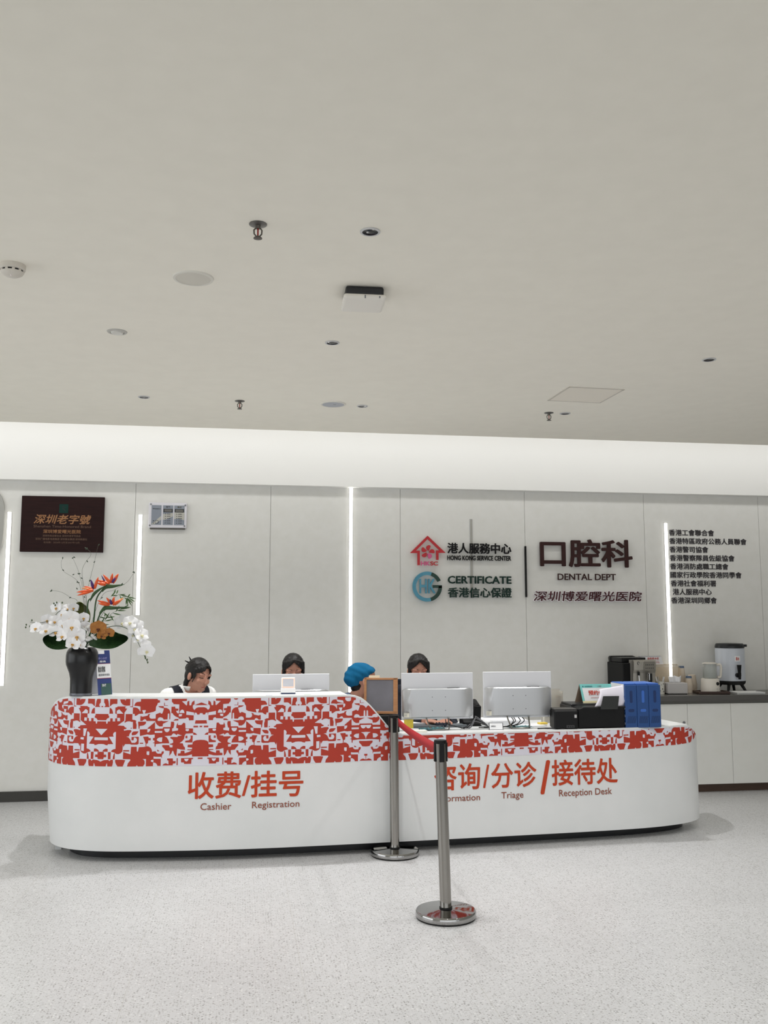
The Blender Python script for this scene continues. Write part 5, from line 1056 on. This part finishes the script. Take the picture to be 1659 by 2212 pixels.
    if style == 'uniform':
        from_mesh('vest', me, VEST, root, lambda c: cloth(c) and abs(c.x-lx) < .142 and not (c.y < ly+.02 and abs(c.x-lx) < .074*max(0, c.z-(sh_z-.2))/.2), .013)
        m_ = MB(); rows = []
        for j in range(4):
            row = []
            for i in range(29):
                a = -PI/2+.22+(2*PI-.44)*i/28; rr = .061+.004*j-.002*(3-j); row.append(neck+Vector((rr*math.cos(a), .008+rr*math.sin(a)*.95, -.022+.013*j-.012*max(0, -math.sin(a)))))
            rows.append(row)
        m_.grid(rows); o = m_.build('collar', BLOUSE, root, smooth=True, fix=False); o.modifiers.new('t', 'SOLIDIFY').thickness = .003
    # hair
    hm = MB(); EH = lambda c, r, R=None: hm.ell(H(c), r, 26, 16, HR.to_4x4() if R is None else (HR.to_4x4() @ R))
    if hair != 'cap':
        EH((0, .022, .036), (.084, .098, .094)); EH((0, .055, -.01), (.072, .062, .085))
        for s in (-1, 1): EH((s*.066, .020, .03), (.017, .045, .050))
        if hair == 'bun':
            EH((-.01, .10, .03), (.042, .036, .042)); EH((.02, .105, .06), (.02, .02, .03))
            EH((-.055, .05, -.07), (.020, .022, .05))
            for s in (-1, 1):
                for k in range(5): hm.cap(H((s*(.012+.013*k), -.070+.004*k*k*.6, .088-.010*k)), H((s*(.028+.011*k), -.084+.012*k, .060-.016*k)), .012, .008, 10)
                hm.cap(H((s*.066, -.048, .01)), H((s*.070, -.030, -.045)), .008, .003, 8)
        else:
            for s in (-1, 1):
                for k in range(6): hm.cap(H((s*(.006+.013*k), -.066+.003*k*k*.6, .098-.006*k)), H((s*(.026+.010*k), -.074+.010*k, .074-.017*k)), .013, .010, 10)
        hme = remesh(hm, .0034, 3)
        def keep(c):
            q = loc_h(c); line = .086-.95*abs(q.x) if hair != 'bun' else .076-.62*abs(q.x-.012)
            return not (q.y < -.036 and q.z < line-.0 and abs(q.x) < .068) and not (q.y < .02 and q.z < -.03 and abs(q.x) < .064)
        from_mesh('hair', hme, HAIR, root, keep, lambda c: .002*noise.noise(c*60), .006)
        if hair == 'bun':
            m_ = MB(); 
            for a in ((-.03, .09, .085, -.06, .10, .12), (-.05, .085, .07, -.10, .09, .085)): m_.cap(H(a[:3]), H([p+(q-p)*.72 for p, q in zip(a[:3], a[3:])]), .007, .003, 8)
            m_.build('hair_clip', M('black clip', (12, 12, 12), .4), root, smooth=True)
    else:
        EH((0, .045, .05), (.088, .108, .084)); EH((0, .09, .012), (.078, .080, .080)); EH((0, -.008, .066), (.077, .068, .046))
        hme = remesh(hm, .006, 3)
        from_mesh('scrub_cap', hme, M('blue scrub cap', (22, 98, 140), .9, spec=.2, bump=(60, .3)), root, lambda c: not (loc_h(c).y < -.03 and loc_h(c).z < .055+.2*(loc_h(c).y+.03)) and not (loc_h(c).z < .035-.8*(loc_h(c).y+.02) and loc_h(c).y < .05), lambda c: .0022*math.sin(c.x*70+c.z*110)+.004*noise.noise(c*18), .003)
        hb = MB(); hb.cap(H((0, .06, -.05)), H((0, .065, -.10)), .056, .035, 14); from_mesh('hair', remesh(hb, .006, 1), HAIR, root)
        g = MB()
        for s in (-1, 1):
            g.tube([H((s*(.034+.023*math.cos(t)), -.106, .0+.018*math.sin(t))) for t in [2*PI*i/16 for i in range(17)]], .0016, 6); g.tube([H((s*.057, -.104, .004)), H((s*.074, -.06, .006)), H((s*.08, .0, .004)), H((s*.08, .02, -.008))], .0016, 6)
        g.tube([H((-.011, -.108, .004)), H((0, -.110, .007)), H((.011, -.108, .004))], .0016, 6); g.build('glasses', M('glasses frame', (40, 38, 40), .3), root)
    return root
def rad(d): return math.radians(d)
person((-.39, 7.16, 0), rad(30), 'person in white blouse and navy vest, hair up, looking down, left behind the high counter', (.035, -.125, 1.146), rad(10), rad(14), rad(6), lean=(.0, -.05), sh_z=1.025, hair='bun', hands=((-.10, -.42, .80), (.14, -.42, .80)))
person((.405, 7.22, 0), rad(-2), 'person with centre-parted dark hair, half hidden behind the monitor on the high counter', (.0, -.10, 1.172), rad(4), rad(14), lean=(0, -.05), sh_z=1.02, hair='parted')
person((.872, 7.30, 0), rad(25), 'person in blue scrub cap and glasses turned right, behind the framed board', (.068, -.088, 1.088), rad(59), rad(4), lean=(0, -.05), sh_z=.945, style='scrubs', hair='cap', hands=((-.10, -.40, .80), (.10, -.42, .80)))
person((1.372, 7.20, 0), rad(-6), 'person in dark navy clothes with dark hair, typing behind the monitor by the wooden frame', (.0, -.10, 1.165), rad(4), rad(12), lean=(0, -.05), sh_z=1.02, style='dark', hair='parted', hands=((.075, -.37, .825), (.165, -.36, .825)), elbow=.30)
# swivel chairs they sit on
def office_chair(loc, yaw, label, bz=.97):
    r = empty('office_chair', loc, label, 'chair', yaw, 'black office chairs behind the desk')
    mb = MB(); mb.box((0, 0, .40), (.46, .44, .05)); mb.build('seat', SOFTBLACK, r, bevel=.02)
    mb = MB(); mb.box((0, .245, (bz+.47)/2+.03), (.42, .03, bz-.47), RX(-3)); mb.build('backrest', M('navy chair fabric', (24, 28, 40), .9), r, bevel=.014)
    mb = MB(); mb.tube([(0, .1, .38), (0, .26, .40), (0, .285, .5), (0, .27, .7)], .016, 8); mb.build('back_bar', BLACK, r)
    mb = MB(); mb.cyl((0, 0, .09), (0, 0, .38), .026); mb.build('gas_lift', DKGREY, r, smooth=True)
    mb = MB()
    for k in range(5):
        a = 2*PI*k/5; mb.tube([(0, 0, .10), (.15*math.cos(a), .15*math.sin(a), .085), (.27*math.cos(a), .27*math.sin(a), .062)], .02, 8, .013)
    mb.build('star_base', BLACK, r)
    for k in range(5):
        a = 2*PI*k/5; mb = MB(); mb.cyl((.27*math.cos(a)-.012, .27*math.sin(a), .03), (.27*math.cos(a)+.012, .27*math.sin(a), .03), .03, n=16); mb.build('caster', BLACK, r)
for i, (x, y, a, lb, bz) in enumerate(((-.40, 7.18, 22, 'office chair under the woman in white blouse', .84), (.395, 7.24, 0, 'office chair behind the high counter monitor', .86), (.865, 7.36, 4, 'office chair under the person in the scrub cap', .80), (1.345, 7.22, -6, 'dark office chair whose back shows left of the typing woman', 1.05))):
    office_chair((x, y, 0), rad(a), lb, bz)
